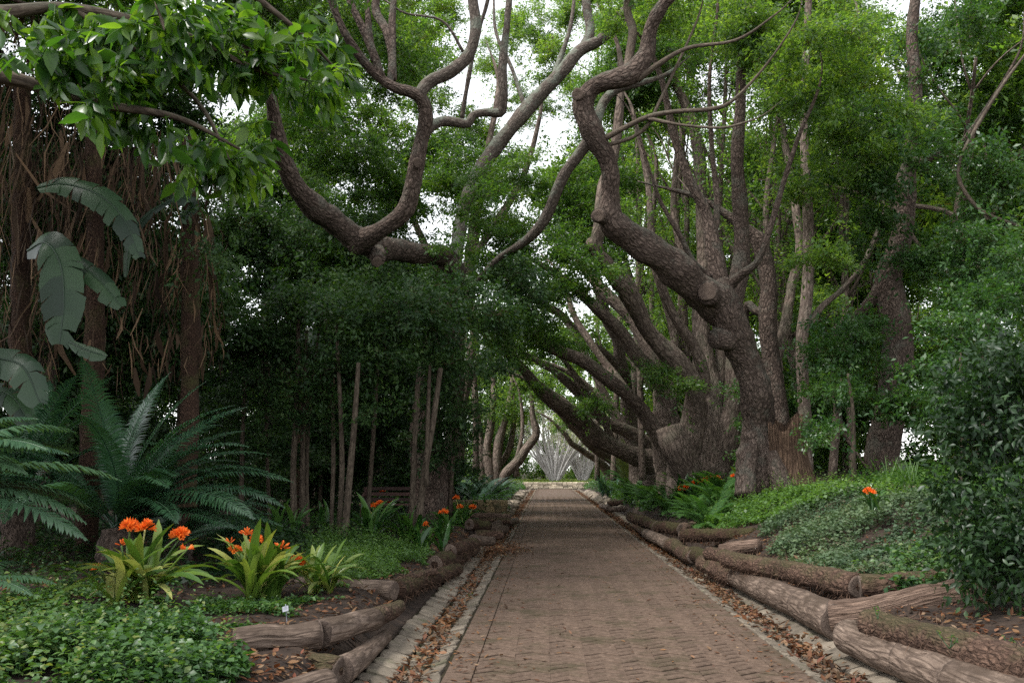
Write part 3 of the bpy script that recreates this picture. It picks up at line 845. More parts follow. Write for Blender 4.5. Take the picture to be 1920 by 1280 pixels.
log(G(1362, 1048, .4), G(1612, 1100, .44), .13, .145, 'log_bark', 'long dark bark log on top of the pale row with mossy tufts', 'bark', 'b', fibres=1100)
log(G(1614, 1100, .45), G(1850, 1084, .56), .14, .13, 'log_bark', 'rough bark log leading from the mossy log to the dark shrub', 'bark', 'a')
log(G(1318, 1056, .15), G(1380, 1082, .15), .14, .155, 'log_bark', 'dark shaggy log joining the pale row at its narrow end', 'fibre', 'a', fibres=500)
log(G(1212, 1000, .12), G(1256, 1022, .13), .13, .14, 'log_peel', 'grey peeled log at the start of the stacked row by the ferns', 'peel', 'ab')
log(G(1258, 1022, .13), G(1302, 1043, .15), .145, .15, 'log_bark', 'cracked tan log following the grey one beside the gutter', 'split', 'ab')
log(G(1303, 1038, .18), G(1336, 1050, .2), .15, .15, 'log_fibre', 'dark brown wet looking log under the split pink log', 'bark', 'ab')
log(G(1330, 1038, .34), G(1365, 1046, .34), .12, .12, 'log_bark', 'small dark log stub between the split pink and mossy logs', 'bark', 'ab')
log(G(1280, 1004, .4), G(1415, 1001, .5), .13, .11, 'log_fibre', 'fibrous mossy log with pale sawn end above the tan log', 'fibre', 'a', fibres=900)
log(G(1352, 1034, .36), G(1425, 1022, .48), .11, .1, 'log_split', 'split pinkish log below the fibrous mossy log', 'split', 'a', cracks=allc(6, .2))
log(G(1182, 968, .3), G(1232, 988, .32), .15, .15, 'log_fibre', 'round ended brown log where the stacked row begins', 'fibre', 'ab', fibres=500)
log(G(1233, 988, .33), G(1278, 992, .36), .14, .14, 'log_fibre', 'shaggy brown log following the round ended log', 'fibre', 'b', fibres=500)
log(G(1278, 990, .38), G(1322, 982, .44), .12, .11, 'log_split', 'pale split log end emerging from the fern edge', 'split', 'b', cracks=allc(6, .2))
log(G(1192, 986, .1), G(1213, 1000, .1), .1, .11, 'log_bark', 'little dark log below the round ended brown log', 'bark', 'ab')
log(G(1140, 944, .25), G(1200, 940, .35), .13, .13, 'log_bark', 'brown log beyond the gap in the edging', 'bark', 'a')
log(G(1142, 955, .13), G(1200, 952, .2), .11, .1, 'log_peel', 'slim pale log under the brown log beyond the gap', 'peel', 'a')
log(G(1128, 948, .13), G(1142, 952, .14), .12, .12, 'log_peel', 'pale stub log end facing the path beyond the gap', 'peel', 'ab')

# torn bark flap on the thick pale log
# ================================================================== fallen leaves
def scatter_litter(x, y, z, n, L=(0.04, 0.1), tilt=0.35):
    a = rdir(n); a[:, 2] *= tilt; 
    nn = np.array([0, 0, 1.0]) + rng.normal(size=(n, 3)) * tilt
    l = rng.uniform(*L, n)
    p = np.stack([x, y, z], -1); wl = l * rng.uniform(0.32, 0.5, n); rr = rng.uniform(0, 1, n); a = nrm(a)
    m = y < 11
    if m.any(): leaves_full(LIT, p[m], a[m], nn[m], l[m], wl[m], rr[m], droop=-0.12, fold=0.18)
    if (~m).any(): leaves_quad(LIT, p[~m], a[~m], nn[~m], l[~m], wl[~m], rr[~m], 0.2)
LIT = MB()
for s, n in ((-1, 3400), (1, 4800)):
    y = 6.0 + 50 * rng.uniform(0, 1, n) ** 2.0
    y2 = y * 4.0
    dens = vn(np.stack([y * 0 + s, y, y * 0], -1), 2.2, 2) * 0.035
    x = s * (1.71 + dens + rng.normal(size=n) * 0.085)
    ax_ = np.abs(x)
    z = np.interp(ax_, [1.455, 1.64, 1.82, 2.1], [-0.008, -0.052, -0.052, 0.028]) + rng.uniform(0.002, 0.03, n)
    scatter_litter(x, y, z, n)
n = 2600   # far half of the gutter and thinner drift onto the path edge
s = np.where(rng.uniform(size=n) < 0.5, -1, 1)
y = rng.uniform(20, 80, n)
scatter_litter(s * (1.68 + np.abs(rng.normal(size=n)) * 0.12 * np.where(rng.uniform(size=n) < .6, 1, -1)), y, np.full(n, -0.03) + rng.uniform(0, .03, n), n, (0.07, 0.13))
n = 1300
y = 6.5 + 30 * rng.uniform(0, 1, n) ** 1.8
edge = np.where(rng.uniform(size=n) < 0.7, 1.0, 0.0)
x = np.where(edge > 0, np.sign(rng.normal(size=n)) * (1.42 - np.abs(rng.normal(size=n)) * 0.22), rng.uniform(-1.3, 1.3, n))
scatter_litter(x, y, np.full(n, 0.006), n, (0.025, 0.075), 0.15)
n = 1200  # a drift fanning out on the left by the log corner
p0 = G(940, 1030, 0)
scatter_litter(p0[0] + rng.normal(size=n) * .28, p0[1] + rng.normal(size=n) * 1.0, np.full(n, 0.008), n, (0.04, 0.08), 0.2)
n = 14000  # on the beds
x = np.where(rng.uniform(size=n) < .5, -1, 1) * (2.35 + 5.5 * rng.uniform(0, 1, n) ** 1.6)
y = 6.5 + 16 * rng.uniform(0, 1, n) ** 1.3
scatter_litter(x, y, terrain(x, y) + 0.012, n, (0.035, 0.09), 0.3)
lit = LIT.build('fallen_leaves', M['litter'], smooth=True)
tag(lit, 'rust brown fallen leaves gathered in the gutters and over the soil', 'leaf litter', kind='stuff')
#==VEGETATION==
# ================================================================== trees
def tree(name, label, px, py, Y, group=None):
    b = P(px, py, Y)
    b[2] = T(b[0], b[1]) if abs(b[0]) > 2.2 else 0
    return thing(name, label, 'tree', b, group)
def sub(t, name, mat, spec, **kw):
    """one limb (with forks given as further specs) as its own mesh"""
    m_ = MB()
    for s_ in (spec if isinstance(spec[0][0], (list, tuple)) else [spec]):
        limb(m_, s_, **kw)
    return m_.build(name, M[mat], t)
def cut(t, px, py, Y, rpx, d):
    m_ = MB()
    disc_cut(P(px, py, Y), d, rpx * Y / FPX, m_, 20, 0.015, int(px) % 9)
    return m_.build('sawn_stub', M['cutwood'], t)
def fans(t, anchors, n_each, L, r, depth, mat='bark_thin', spread=0.5, up=0.3, name='branch', tips=None, dirs=None):
    for i, (px, py, Y) in enumerate(anchors):
        m_ = MB()
        for k in range(n_each):
            d0 = np.array([rng.normal() * 0.35, rng.normal() * 0.3, 1.0]) if dirs is None else np.array(dirs[i]) + rng.normal(size=3) * 0.25
            grow(m_, P(px, py, Y), d0, L * rng.uniform(0.7, 1.2), r * rng.uniform(0.6, 1.1), depth, up, 0.16, 7, 3, spread, int(rng.integers(40)), tips)
        m_.build(name, M[mat], t)
def leaf_tips(mb, tips, k=16, **kw):
    if not tips: return
    c = np.array([a for a, b in tips]); d = np.array([b for a, b in tips])
    rep = 5
    c = np.repeat(c, rep, 0) + rng.normal(size=(len(c) * rep, 3)) * 0.35
    d = np.repeat(d, rep, 0)
    sprays(mb, c, d, k=k, **kw)
down = 0.0
# ---------------------------------------------------------------- the big leaning tree beside the broken trunk
t1 = tree('leaning_tree', 'massive gnarled tree with broken stub trunk, leaning over the path', 1440, 915, 22)
sub(t1, 'trunk', 'bark', [(1432, 960, 22, 52), (1428, 915, 22, 40), (1427, 870, 22, 38), (1424, 825, 22, 35), (1418, 780, 22, 29), (1409, 720, 21.9, 26), (1386, 660, 21.8, 29), (1360, 608, 21.6, 34), (1348, 565, 21.5, 33), (1356, 528, 21.6, 23)],
    seg=72, step=0.05, lump=0.17, lscale=2.9, fine=0.05, seed=1, fscale=13)
sub(t1, 'root_flare', 'bark', [[(1412, 835, 21.75, 12), (1403, 880, 21.6, 15), (1398, 930, 21.4, 18)], [(1446, 850, 21.7, 14), (1462, 890, 21.5, 20), (1475, 935, 21.4, 24)]],
    seg=28, step=0.08, lump=0.16, lscale=4, fine=0.05, seed=2)
sub(t1, 'limb', 'bark', [(1362, 590, 21.6, 34), (1340, 560, 21.5, 36), (1290, 522, 21, 31), (1230, 483, 20.5, 28), (1165, 432, 20, 27), (1138, 402, 19.8, 25), (1141, 345, 19.6, 20), (1135, 295, 19.5, 20), (1108, 248, 19.4, 23), (1092, 195, 19.3, 19), (1115, 160, 19.2, 16), (1185, 140, 19, 17), (1215, 105, 18.9, 15), (1226, 50, 18.7, 14), (1246, 12, 18.5, 15), (1290, -40, 18.3, 13), (1330, -140, 18, 10), (1380, -300, 18, 6)],
    seg=36, step=0.07, lump=0.12, lscale=5, fine=0.04, seed=3)
sub(t1, 'limb', 'bark_lichen', [(1112, 255, 19.4, 12), (1085, 290, 19.6, 11), (1060, 325, 19.8, 11), (1042, 365, 20, 11), (1030, 395, 20.2, 11), (1008, 430, 20.5, 10), (980, 455, 21, 8), (940, 480, 21.6, 6), (900, 520, 22, 4)],
    seg=18, step=0.1, lump=0.08, lscale=6, fine=0.03, seed=4)
sub(t1, 'limb', 'bark_lichen', [(1118, 235, 19.5, 9), (1130, 195, 19.7, 9), (1150, 172, 19.8, 8), (1180, 160, 20, 8), (1192, 158, 20.1, 7)], seg=16, step=0.1, lump=0.08, seed=5)
sub(t1, 'limb', 'bark_thin', [[(1130, 262, 19.4, 6), (1165, 243, 19.2, 5.5), (1215, 220, 19, 5), (1265, 210, 18.8, 4.5), (1330, 205, 18.6, 4), (1372, 190, 18.5, 3), (1430, 130, 18.3, 2.5), (1480, 60, 18, 2)], [(1215, 222, 19, 4), (1280, 235, 18.7, 3), (1350, 240, 18.4, 2.5), (1390, 232, 18.3, 2)], [(1140, 272, 19.4, 4), (1185, 258, 19.2, 4), (1215, 235, 19.1, 4), (1235, 195, 19, 3), (1280, 100, 19, 2.5), (1310, 30, 19, 2)]],
    seg=9, step=0.12, lump=0.08, seed=6)
sub(t1, 'limb', 'bark_thin', [[(1195, 150, 19, 7), (1235, 120, 18.8, 6), (1290, 90, 18.6, 4), (1380, 75, 18.3, 3), (1450, 30, 18, 2)], [(1175, 140, 19.1, 8), (1180, 100, 19.2, 9), (1185, 55, 19.3, 9), (1175, 20, 19.4, 9), (1180, -40, 19.5, 8)]], seg=10, step=0.12, lump=0.1, seed=7)
sub(t1, 'limb', 'bark', [(1370, 600, 21.9, 24), (1385, 540, 22.3, 18), (1391, 470, 22.5, 16), (1386, 390, 22.5, 15), (1380, 300, 22.5, 13), (1388, 200, 22.5, 11), (1392, 100, 22.5, 9), (1402, 0, 22.5, 8), (1410, -150, 22.5, 5)], seg=24, step=0.1, lump=0.07, seed=8)
sub(t1, 'limb', 'bark', [[(1352, 545, 21.6, 18), (1340, 480, 21.6, 15), (1325, 400, 21.6, 11), (1290, 330, 21.5, 9), (1262, 250, 21.4, 8), (1240, 150, 21.2, 6)], [(1335, 470, 21.6, 7), (1345, 380, 21.8, 6), (1335, 280, 22, 5), (1330, 150, 22, 4), (1345, 20, 22, 3)]], seg=18, step=0.1, lump=0.07, seed=9)
sub(t1, 'limb', 'bark', [[(1362, 540, 21.6, 12), (1390, 515, 21.3, 9), (1420, 490, 21.0, 7), (1440, 440, 20.8, 6), (1470, 340, 20.5, 5), (1500, 250, 20.2, 4), (1530, 180, 20, 3)], [(1330, 520, 21.5, 8), (1300, 490, 21.2, 6), (1275, 440, 21, 5), (1240, 380, 20.8, 4), (1215, 310, 20.6, 3), (1190, 230, 20.5, 2.5)]], seg=12, step=0.1, lump=0.07, seed=10)
for kn in ([[(1345, 575, 21.2, 10), (1330, 553, 20.95, 22), (1326, 549, 20.8, 20)], [(1372, 632, 21.6, 20), (1354, 636, 21.45, 24), (1340, 638, 21.3, 17)], [(1130, 408, 19.7, 14), (1122, 404, 19.5, 15)], [(1100, 185, 19.25, 14), (1084, 178, 19.1, 14)]]):
    sub(t1, 'knob', 'bark', kn, seg=24, step=0.05, lump=0.15, lscale=6, fine=0.05, seed=11)
TOCAM = lambda px, py, Y: nrm(CAM - P(px, py, Y))
cut(t1, 1326, 547, 20.72, 17, TOCAM(1326, 547, 20.7) + np.array([-0.1, 0, 0.1]))
cut(t1, 1122, 404, 19.42, 12, TOCAM(1122, 404, 19.4) + np.array([-0.3, 0, 0]))
cut(t1, 1083, 177, 19.02, 12, TOCAM(1083, 177, 19) + np.array([-0.25, 0, 0.1]))
# broken stub trunk with jagged hollow top
bs = MB()
c0 = P(1478, 915, 21.9); hgt = (915 - 785) / FPX * 21.9
th = np.linspace(0, 2 * np.pi, 40, endpoint=False)
V = []; U = []
prof = [(-.15, 0.7), (0.12, 0.6), (0.3, 0.52), (0.5, 0.46), (0.7, 0.43), (0.85, 0.42), (1.0, 0.41), (0.97, 0.33), (0.75, 0.28), (0.45, 0.24), (0.4, 0.02)]
for hf, r_ in prof:
    jag = 0.12 * vn(np.stack([np.cos(th) * 3, np.sin(th) * 3, 0 * th], -1), 1.5, 1) + 0.05 * vn(np.stack([np.cos(th) * 9, np.sin(th) * 9, 0 * th], -1), 1.5, 2)
    zz = hf * hgt + (jag * (1 if hf > 0.9 else 0)) * (1.0) - 0.26 * (hf > .9) * np.exp(-((th - 4.3) / .9) ** 2) - .1 * (.6 < hf < .9) * np.exp(-((th - 4.3) / .8) ** 2)
    rr = r_ * (1 + 0.12 * vn(np.stack([np.cos(th), np.sin(th), 0 * th + hf], -1), 2.2, 5))
    V.append(c0 + np.stack([np.cos(th) * rr * 0.92, np.sin(th) * rr, zz], -1)); U.append(np.stack([np.cos(th) * .4, np.sin(th) * .4, zz], -1))
k = len(th)
Q = [[a * k + j, a * k + (j + 1) % k, (a + 1) * k + (j + 1) % k, (a + 1) * k + j] for a in range(len(prof) - 1) for j in range(k)]
bs.add(np.vstack(V), Q, None, None, np.vstack(U))
bs.build('broken_stub', bark_mat('stub_bark', (0.06, 0.036, 0.024), (0.26, 0.17, 0.115), None, 0, 12, 1.5, 1.0, 0.04), t1, label='hollow broken stub trunk with jagged reddish brown top')
# ---------------------------------------------------------------- the other leaning trees of the row
t2 = tree('leaning_tree', 'broad many stemmed leaning tree with swollen base behind the orange flowers', 1310, 890, 29)
sub(t2, 'trunk', 'bark_far_lit', [[(1335, 930, 29, 52), (1332, 880, 29, 44), (1326, 820, 29, 36), (1330, 750, 29, 30), (1325, 690, 29.2, 24), (1310, 600, 29.5, 18), (1318, 480, 30, 14), (1312, 330, 30, 12), (1300, 250, 30, 10), (1260, 150, 30, 8)],
    [(1290, 930, 28.8, 40), (1288, 880, 28.8, 34), (1275, 835, 28.6, 30), (1262, 800, 28.5, 28)]], seg=40, step=0.1, lump=0.16, lscale=2.2, fine=0.04, seed=12)
sub(t2, 'limb', 'bark_far_lit', [(1285, 860, 28.7, 28), (1300, 790, 28.5, 20), (1297, 725, 28, 18), (1272, 682, 27.6, 18), (1240, 648, 27.2, 18), (1212, 615, 26.8, 18), (1196, 580, 26.5, 18), (1172, 535, 26, 18), (1140, 500, 25.5, 17), (1118, 470, 25.2, 15), (1125, 420, 25, 12), (1130, 350, 25, 10), (1150, 300, 25, 10), (1160, 240, 25, 9), (1165, 150, 25, 7)], seg=28, step=0.1, lump=0.1, lscale=3, fine=0.035, seed=13)
sub(t2, 'knob', 'bark_far_lit', [(1122, 472, 25.3, 12), (1112, 457, 25.1, 13), (1108, 452, 25, 10)], seg=16, step=0.06, lump=0.15, seed=14)
sub(t2, 'limb', 'bark_far_lit', [(1345, 870, 28.9, 26), (1362, 830, 28.6, 22), (1374, 780, 28.5, 17), (1375, 730, 28.5, 16), (1372, 690, 28.5, 15), (1365, 600, 28.8, 10), (1350, 480, 29, 8)], seg=24, step=0.1, lump=0.12, lscale=3, seed=15)
t3 = tree('leaning_tree', 'leaning tree with long pale limb reaching low across the path', 1262, 888, 33)
sub(t3, 'trunk', 'bark_far_lit', [(1268, 925, 33, 34), (1262, 880, 33, 30), (1252, 840, 32.6, 27), (1248, 800, 32.3, 24), (1252, 750, 32, 16)], seg=32, step=0.12, lump=0.14, lscale=2.2, fine=0.04, seed=16)
sub(t3, 'limb', 'bark_far_lit', [(1252, 840, 32.6, 18), (1220, 795, 32, 16), (1188, 752, 31.4, 15), (1155, 725, 31, 14), (1122, 700, 30.6, 13), (1085, 672, 30.2, 12), (1042, 656, 29.8, 11), (1010, 640, 29.4, 10), (970, 610, 29, 7)], seg=20, step=0.12, lump=0.08, seed=17)
sub(t3, 'limb', 'bark_far_lit', [(1262, 800, 32.2, 18), (1245, 730, 31.8, 14), (1222, 692, 31.4, 14), (1190, 660, 31, 14), (1162, 622, 30.6, 13), (1130, 590, 30.2, 11), (1090, 555, 29.8, 9), (1050, 520, 29.4, 7)], seg=20, step=0.12, lump=0.08, seed=18)
sub(t3, 'limb', 'bark_far_lit', [(1254, 770, 32.4, 14), (1245, 720, 32.6, 14), (1225, 675, 32.8, 14), (1203, 630, 33, 14), (1178, 590, 33.2, 13), (1148, 560, 33.4, 12), (1110, 520, 33.6, 9), (1080, 480, 34, 7)], seg=20, step=0.12, lump=0.08, seed=19)
t4 = tree('leaning_tree', 'low leaning tree whose thick trunk bends nearly flat above the agave', 1226, 892, 38)
sub(t4, 'trunk', 'bark_far_lit', [(1232, 920, 38, 26), (1226, 885, 38, 22), (1214, 862, 37.5, 20), (1190, 853, 37, 18), (1150, 835, 36.4, 16), (1112, 815, 35.8, 16), (1085, 790, 35.2, 15), (1050, 760, 34.6, 14), (1020, 735, 34, 13), (1000, 716, 33.6, 11), (970, 680, 33, 8)], seg=28, step=0.12, lump=0.1, lscale=2.4, fine=0.04, seed=20)
sub(t4, 'limb', 'bark_far_lit', [(1222, 858, 37.8, 15), (1205, 825, 37.4, 13), (1172, 806, 37, 12), (1135, 792, 36.6, 12), (1098, 752, 36.2, 11), (1062, 715, 35.8, 9), (1030, 690, 35.4, 7)], seg=18, step=0.15, lump=0.1, seed=21)
t5 = tree('leaning_tree', 'slim leaning tree with snaking upper limb, behind the low leaning one', 1200, 892, 43)
sub(t5, 'trunk', 'bark_far_lit', [(1208, 915, 43, 20), (1202, 885, 43, 17), (1190, 830, 42.6, 15), (1178, 770, 42, 13), (1174, 720, 41, 13), (1163, 680, 40.4, 13), (1158, 640, 40, 12), (1140, 600, 39.6, 11), (1125, 550, 39.2, 9), (1100, 480, 39, 7)], seg=20, step=0.15, lump=0.1, seed=22)
sub(t5, 'limb', 'bark_far_lit', [(1168, 700, 40.6, 11), (1150, 678, 40.2, 10), (1125, 658, 39.6, 9), (1098, 638, 39, 9), (1070, 610, 38.4, 8), (1050, 588, 38, 8), (1015, 570, 37.6, 7), (1000, 555, 37.2, 6), (970, 520, 37, 5)], seg=16, step=0.15, lump=0.1, seed=23)
t6 = tree('leaning_tree', 'distant leaning tree with a knothole low on its trunk', 1172, 892, 50)
sub(t6, 'trunk', 'bark_far_lit', [(1182, 915, 50, 17), (1172, 888, 50, 15), (1158, 870, 49.6, 12), (1130, 850, 49, 11), (1102, 830, 48.4, 10), (1078, 802, 47.8, 9), (1052, 776, 47.2, 8), (1030, 750, 46.6, 6)], seg=18, step=0.2, lump=0.1, seed=24)
sub(t6, 'limb', 'bark_far_lit', [(1178, 880, 50, 10), (1170, 840, 50.4, 9), (1150, 800, 50.8, 8), (1120, 770, 51.2, 7), (1090, 740, 51.6, 6)], seg=14, step=0.2, lump=0.1, seed=25)
t7 = tree('leaning_tree', 'farthest leaning tree of the row near the pale stemmed shrubs', 1140, 895, 62)
sub(t7, 'trunk', 'bark_far_lit', [[(1150, 910, 62, 12), (1140, 885, 62, 9), (1120, 862, 61.4, 7), (1095, 848, 60.8, 6), (1072, 832, 60.2, 5), (1060, 815, 60, 4)], [(1130, 870, 61.6, 6), (1110, 830, 61.4, 5), (1085, 800, 61, 4)]], seg=14, step=0.25, lump=0.1, seed=26)

for (tt, mt_, sp_) in [
    (t2, 'bark_far_lit', [(1318, 800, 28.8, 18), (1322, 720, 28.4, 13), (1300, 650, 28, 11), (1262, 590, 27.6, 10), (1235, 520, 27.2, 9), (1222, 440, 27, 8), (1215, 340, 27, 6), (1190, 220, 27, 4)]),
    (t2, 'bark_far_lit', [(1340, 780, 29, 14), (1352, 690, 29.4, 11), (1340, 600, 29.8, 10), (1290, 500, 30, 8), (1265, 400, 30, 7), (1270, 280, 30, 5)]),
    (t3, 'bark_far_lit', [(1256, 780, 32.2, 12), (1270, 700, 32.4, 10), (1262, 620, 32.6, 9), (1240, 540, 32.8, 8), (1225, 440, 33, 6), (1230, 320, 33, 4)]),
    (t3, 'bark_far_lit', [(1222, 798, 32, 9), (1180, 740, 32.4, 8), (1140, 690, 32.8, 8), (1105, 640, 33, 7), (1075, 590, 33.2, 6), (1060, 540, 33.4, 4)]),
    (t4, 'bark_far_lit', [(1200, 856, 37.2, 11), (1168, 800, 37.4, 9), (1140, 750, 37.6, 8), (1110, 690, 37.8, 7), (1085, 640, 38, 5)]),
    (t4, 'bark_far_lit', [(1150, 835, 36.4, 8), (1130, 780, 36, 8), (1092, 728, 35.6, 7), (1068, 690, 35.4, 5)]),
    (t5, 'bark_far_lit', [(1190, 830, 42.6, 9), (1160, 790, 42.4, 8), (1125, 745, 42.2, 7), (1085, 710, 42, 6), (1050, 690, 41.8, 4)]),
    (t5, 'bark_far_lit', [(1180, 770, 42, 8), (1190, 700, 42.4, 7), (1195, 620, 42.8, 7), (1180, 520, 43, 5)]),
    (t6, 'bark_far_lit', [(1160, 870, 49.6, 8), (1135, 825, 49.4, 7), (1108, 790, 49.2, 6), (1075, 765, 49, 5)])]:
    sub(tt, 'limb', mt_, sp_, seg=14, step=0.14, lump=0.09, seed=int(sp_[0][0]) % 37)
# ---------------------------------------------------------------- left row tree: overhead limb
t8 = tree('avenue_tree', 'avenue tree behind the dark shrubs whose thick limb dips overhead', 812, 915, 24.5)
sub(t8, 'trunk', 'bark', [(806, 1010, 24.5, 48), (806, 900, 24.5, 32), (800, 800, 24.5, 28), (812, 680, 24.2, 27), (838, 570, 23.8, 26), (850, 510, 23.4, 24), (835, 485, 23, 22)], seg=28, step=0.12, lump=0.1, fine=0.03, seed=27)
sub(t8, 'limb', 'bark', [(850, 515, 23.5, 22), (830, 484, 23, 21), (785, 475, 22.4, 21), (740, 466, 21.8, 22), (705, 465, 21.2, 26), (665, 447, 20.6, 26), (625, 412, 19.9, 24), (590, 385, 19.3, 24), (555, 348, 18.7, 20), (532, 300, 18.2, 16), (518, 240, 17.8, 14), (505, 180, 17.4, 13), (470, 100, 17, 13), (432, 10, 16.6, 12), (405, -90, 16.2, 10)], seg=36, step=0.07, lump=0.1, lscale=4, fine=0.04, seed=28)
sub(t8, 'limb', 'bark', [(662, 455, 20.6, 24), (690, 445, 20.4, 19), (722, 425, 20.2, 17), (758, 395, 20, 17), (772, 355, 19.8, 17), (780, 310, 19.6, 16), (790, 262, 19.5, 14), (797, 218, 19.4, 14), (790, 186, 19.3, 14), (768, 172, 19.2, 12), (735, 162, 19.1, 11), (692, 128, 19, 10), (652, 72, 18.8, 9), (624, 5, 18.6, 8), (605, -80, 18.4, 6)], seg=30, step=0.07, lump=0.08, lscale=5, fine=0.03, seed=29)
sub(t8, 'limb', 'bark_lichen', [(785, 180, 19.3, 11), (805, 154, 19.3, 12), (845, 132, 19.3, 12), (876, 105, 19.3, 12), (892, 60, 19.3, 11), (888, 10, 19.3, 10), (875, -60, 19.3, 8)], seg=24, step=0.08, lump=0.08, lscale=6, fine=0.04, seed=30)
sub(t8, 'limb', 'bark', [[(715, 145, 19.05, 9), (700, 100, 19, 8), (683, 60, 19, 7), (655, 0, 19, 6), (640, -60, 19, 5)], [(702, 115, 19, 7), (692, 60, 19, 6), (688, 0, 19, 5), (684, -50, 19, 4)], [(730, 165, 19.2, 7), (735, 110, 19.6, 8), (725, 60, 19.8, 8), (705, 20, 20, 8), (712, -40, 20, 7)], [(740, 150, 19.4, 5), (735, 60, 19.8, 7), (738, 0, 20, 6)]], seg=14, step=0.1, lump=0.08, seed=31)
sub(t8, 'limb', 'bark_lichen', [[(780, 300, 19.8, 7), (800, 250, 20.2, 8), (825, 228, 20.3, 10), (858, 230, 20.3, 10), (878, 232, 20.3, 10), (888, 217, 20.3, 9), (910, 212, 20.3, 9), (938, 213, 20.3, 10), (945, 190, 20.2, 8), (942, 120, 20.1, 8), (950, 40, 20, 7), (955, -40, 20, 6)], [(866, 222, 20.3, 5), (876, 160, 20.2, 4.5), (892, 80, 20, 4), (915, 0, 19.8, 4)], [(870, 100, 20.1, 3), (830, 40, 20, 2.5), (760, 25, 20, 2), (720, 0, 20, 2)]], seg=16, step=0.08, lump=0.1, lscale=6, fine=0.03, seed=32)
sub(t8, 'limb', 'bark_lichen', [[(850, 500, 23.6, 13), (862, 430, 24.2, 12), (885, 350, 24.6, 13), (925, 280, 24.8, 14), (985, 205, 25, 14), (1050, 142, 25, 13), (1090, 97, 25, 12), (1130, 72, 24.8, 11), (1170, 22, 24.6, 12), (1200, -50, 24.4, 10)], [(1092, 95, 25, 10), (1106, 60, 25, 9), (1100, 20, 25, 8), (1094, -30, 25, 7)], [(1030, 160, 25, 5), (1050, 110, 25.2, 5), (1070, 50, 25.4, 4), (1078, -20, 25.6, 3)], [(985, 205, 25, 4), (960, 130, 25.2, 3.5), (930, 60, 25.4, 3), (925, -20, 25.5, 2)]], seg=18, step=0.1, lump=0.08, lscale=5, fine=0.03, seed=33)
sub(t8, 'knob', 'bark', [(700, 462, 21.1, 16), (705, 480, 20.8, 15), (707, 490, 20.6, 12)], seg=20, step=0.05, lump=0.15, seed=34)
cut(t8, 707, 492, 20.5, 10, np.array([0.1, -0.8, -0.5]))
cut(t8, 783, 305, 19.35, 10, TOCAM(783, 305, 19.4) + np.array([0.2, 0, 0]))

# ---------------------------------------------------------------- crowns (leaf masses)
LK = dict(k=11, tw=0.45, L=0.13, W=0.055)
c1 = MB()
blobs(c1, [(1560, 120, 20, 150, 110, 1.6), (1450, 40, 21, 160, 80, 1.6), (1300, -20, 20, 180, 70, 1.8), (1240, 30, 21, 120, 60, 1.5), (1600, 240, 21, 110, 80, 1.4), (1500, 330, 22.5, 90, 60, 1.2), (1270, 165, 19.5, 60, 40, .8), (1560, 480, 20.5, 70, 50, 1), (1180, 300, 23, 70, 90, 1)], 3.2, gap=0.0, **LK)
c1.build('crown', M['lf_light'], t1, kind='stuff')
c2 = MB()
blobs(c2, [(1130, 560, 25.5, 70, 60, 1.4), (1070, 490, 26, 110, 70, 2.0), (1230, 700, 27, 90, 55, 1.0), (1300, 740, 26.5, 60, 40, .8), (1180, 380, 28, 90, 90, 2), (1100, 330, 28, 100, 90, 2), (1200, 120, 30, 140, 110, 2.5)], 2.7, gap=0.02, **LK)
c2.build('crown', M['lf_canopy'], t2, kind='stuff')
c3 = MB()
blobs(c3, [(1010, 590, 27.5, 100, 60, 1.6), (950, 500, 28, 120, 70, 2), (970, 640, 28, 80, 50, 1.4), (1160, 730, 30, 60, 35, .8), (1080, 420, 31, 120, 80, 2.2)], 2.7, gap=-0.1, **LK)
c3.build('crown', M['lf_canopy'], t3, kind='stuff')
c4 = MB()
blobs(c4, [(985, 690, 33, 70, 40, 1.4), (930, 640, 33, 90, 60, 1.8), (1120, 760, 34.5, 50, 30, .8), (1040, 640, 35, 70, 40, 1.2)], 2.4, gap=-0.1, k=16, tw=.6, L=.13, W=.055)
c4.build('crown', M['lf_canopy'], t4, kind='stuff')
c5 = MB()
blobs(c5, [(1000, 500, 38, 110, 70, 2.2), (1080, 380, 40, 130, 90, 2.5), (1180, 300, 42, 120, 90, 2.5)], 2.2, gap=0.0, k=16, tw=.6, L=.15, W=.065)
c5.build('crown', M['lf_light'], t5, kind='stuff')
c6 = MB()
blobs(c6, [(1030, 720, 46, 40, 30, 1.4), (1100, 660, 50, 80, 60, 2.2), (1070, 560, 50, 120, 80, 2.5)], 1.8, gap=0.0, k=16, tw=.7, L=.17, W=.07)
c6.build('crown', M['lf_light'], t6, kind='stuff')
c7 = MB()
blobs(c7, [(1075, 800, 60, 40, 22, 1.2), (1110, 730, 62, 60, 50, 2.2), (1050, 660, 64, 70, 50, 2.5)], 1.5, gap=0.0, k=16, tw=.8, L=.2, W=.09)
c7.build('crown', M['lf_light'], t7, kind='stuff')
c8 = MB()
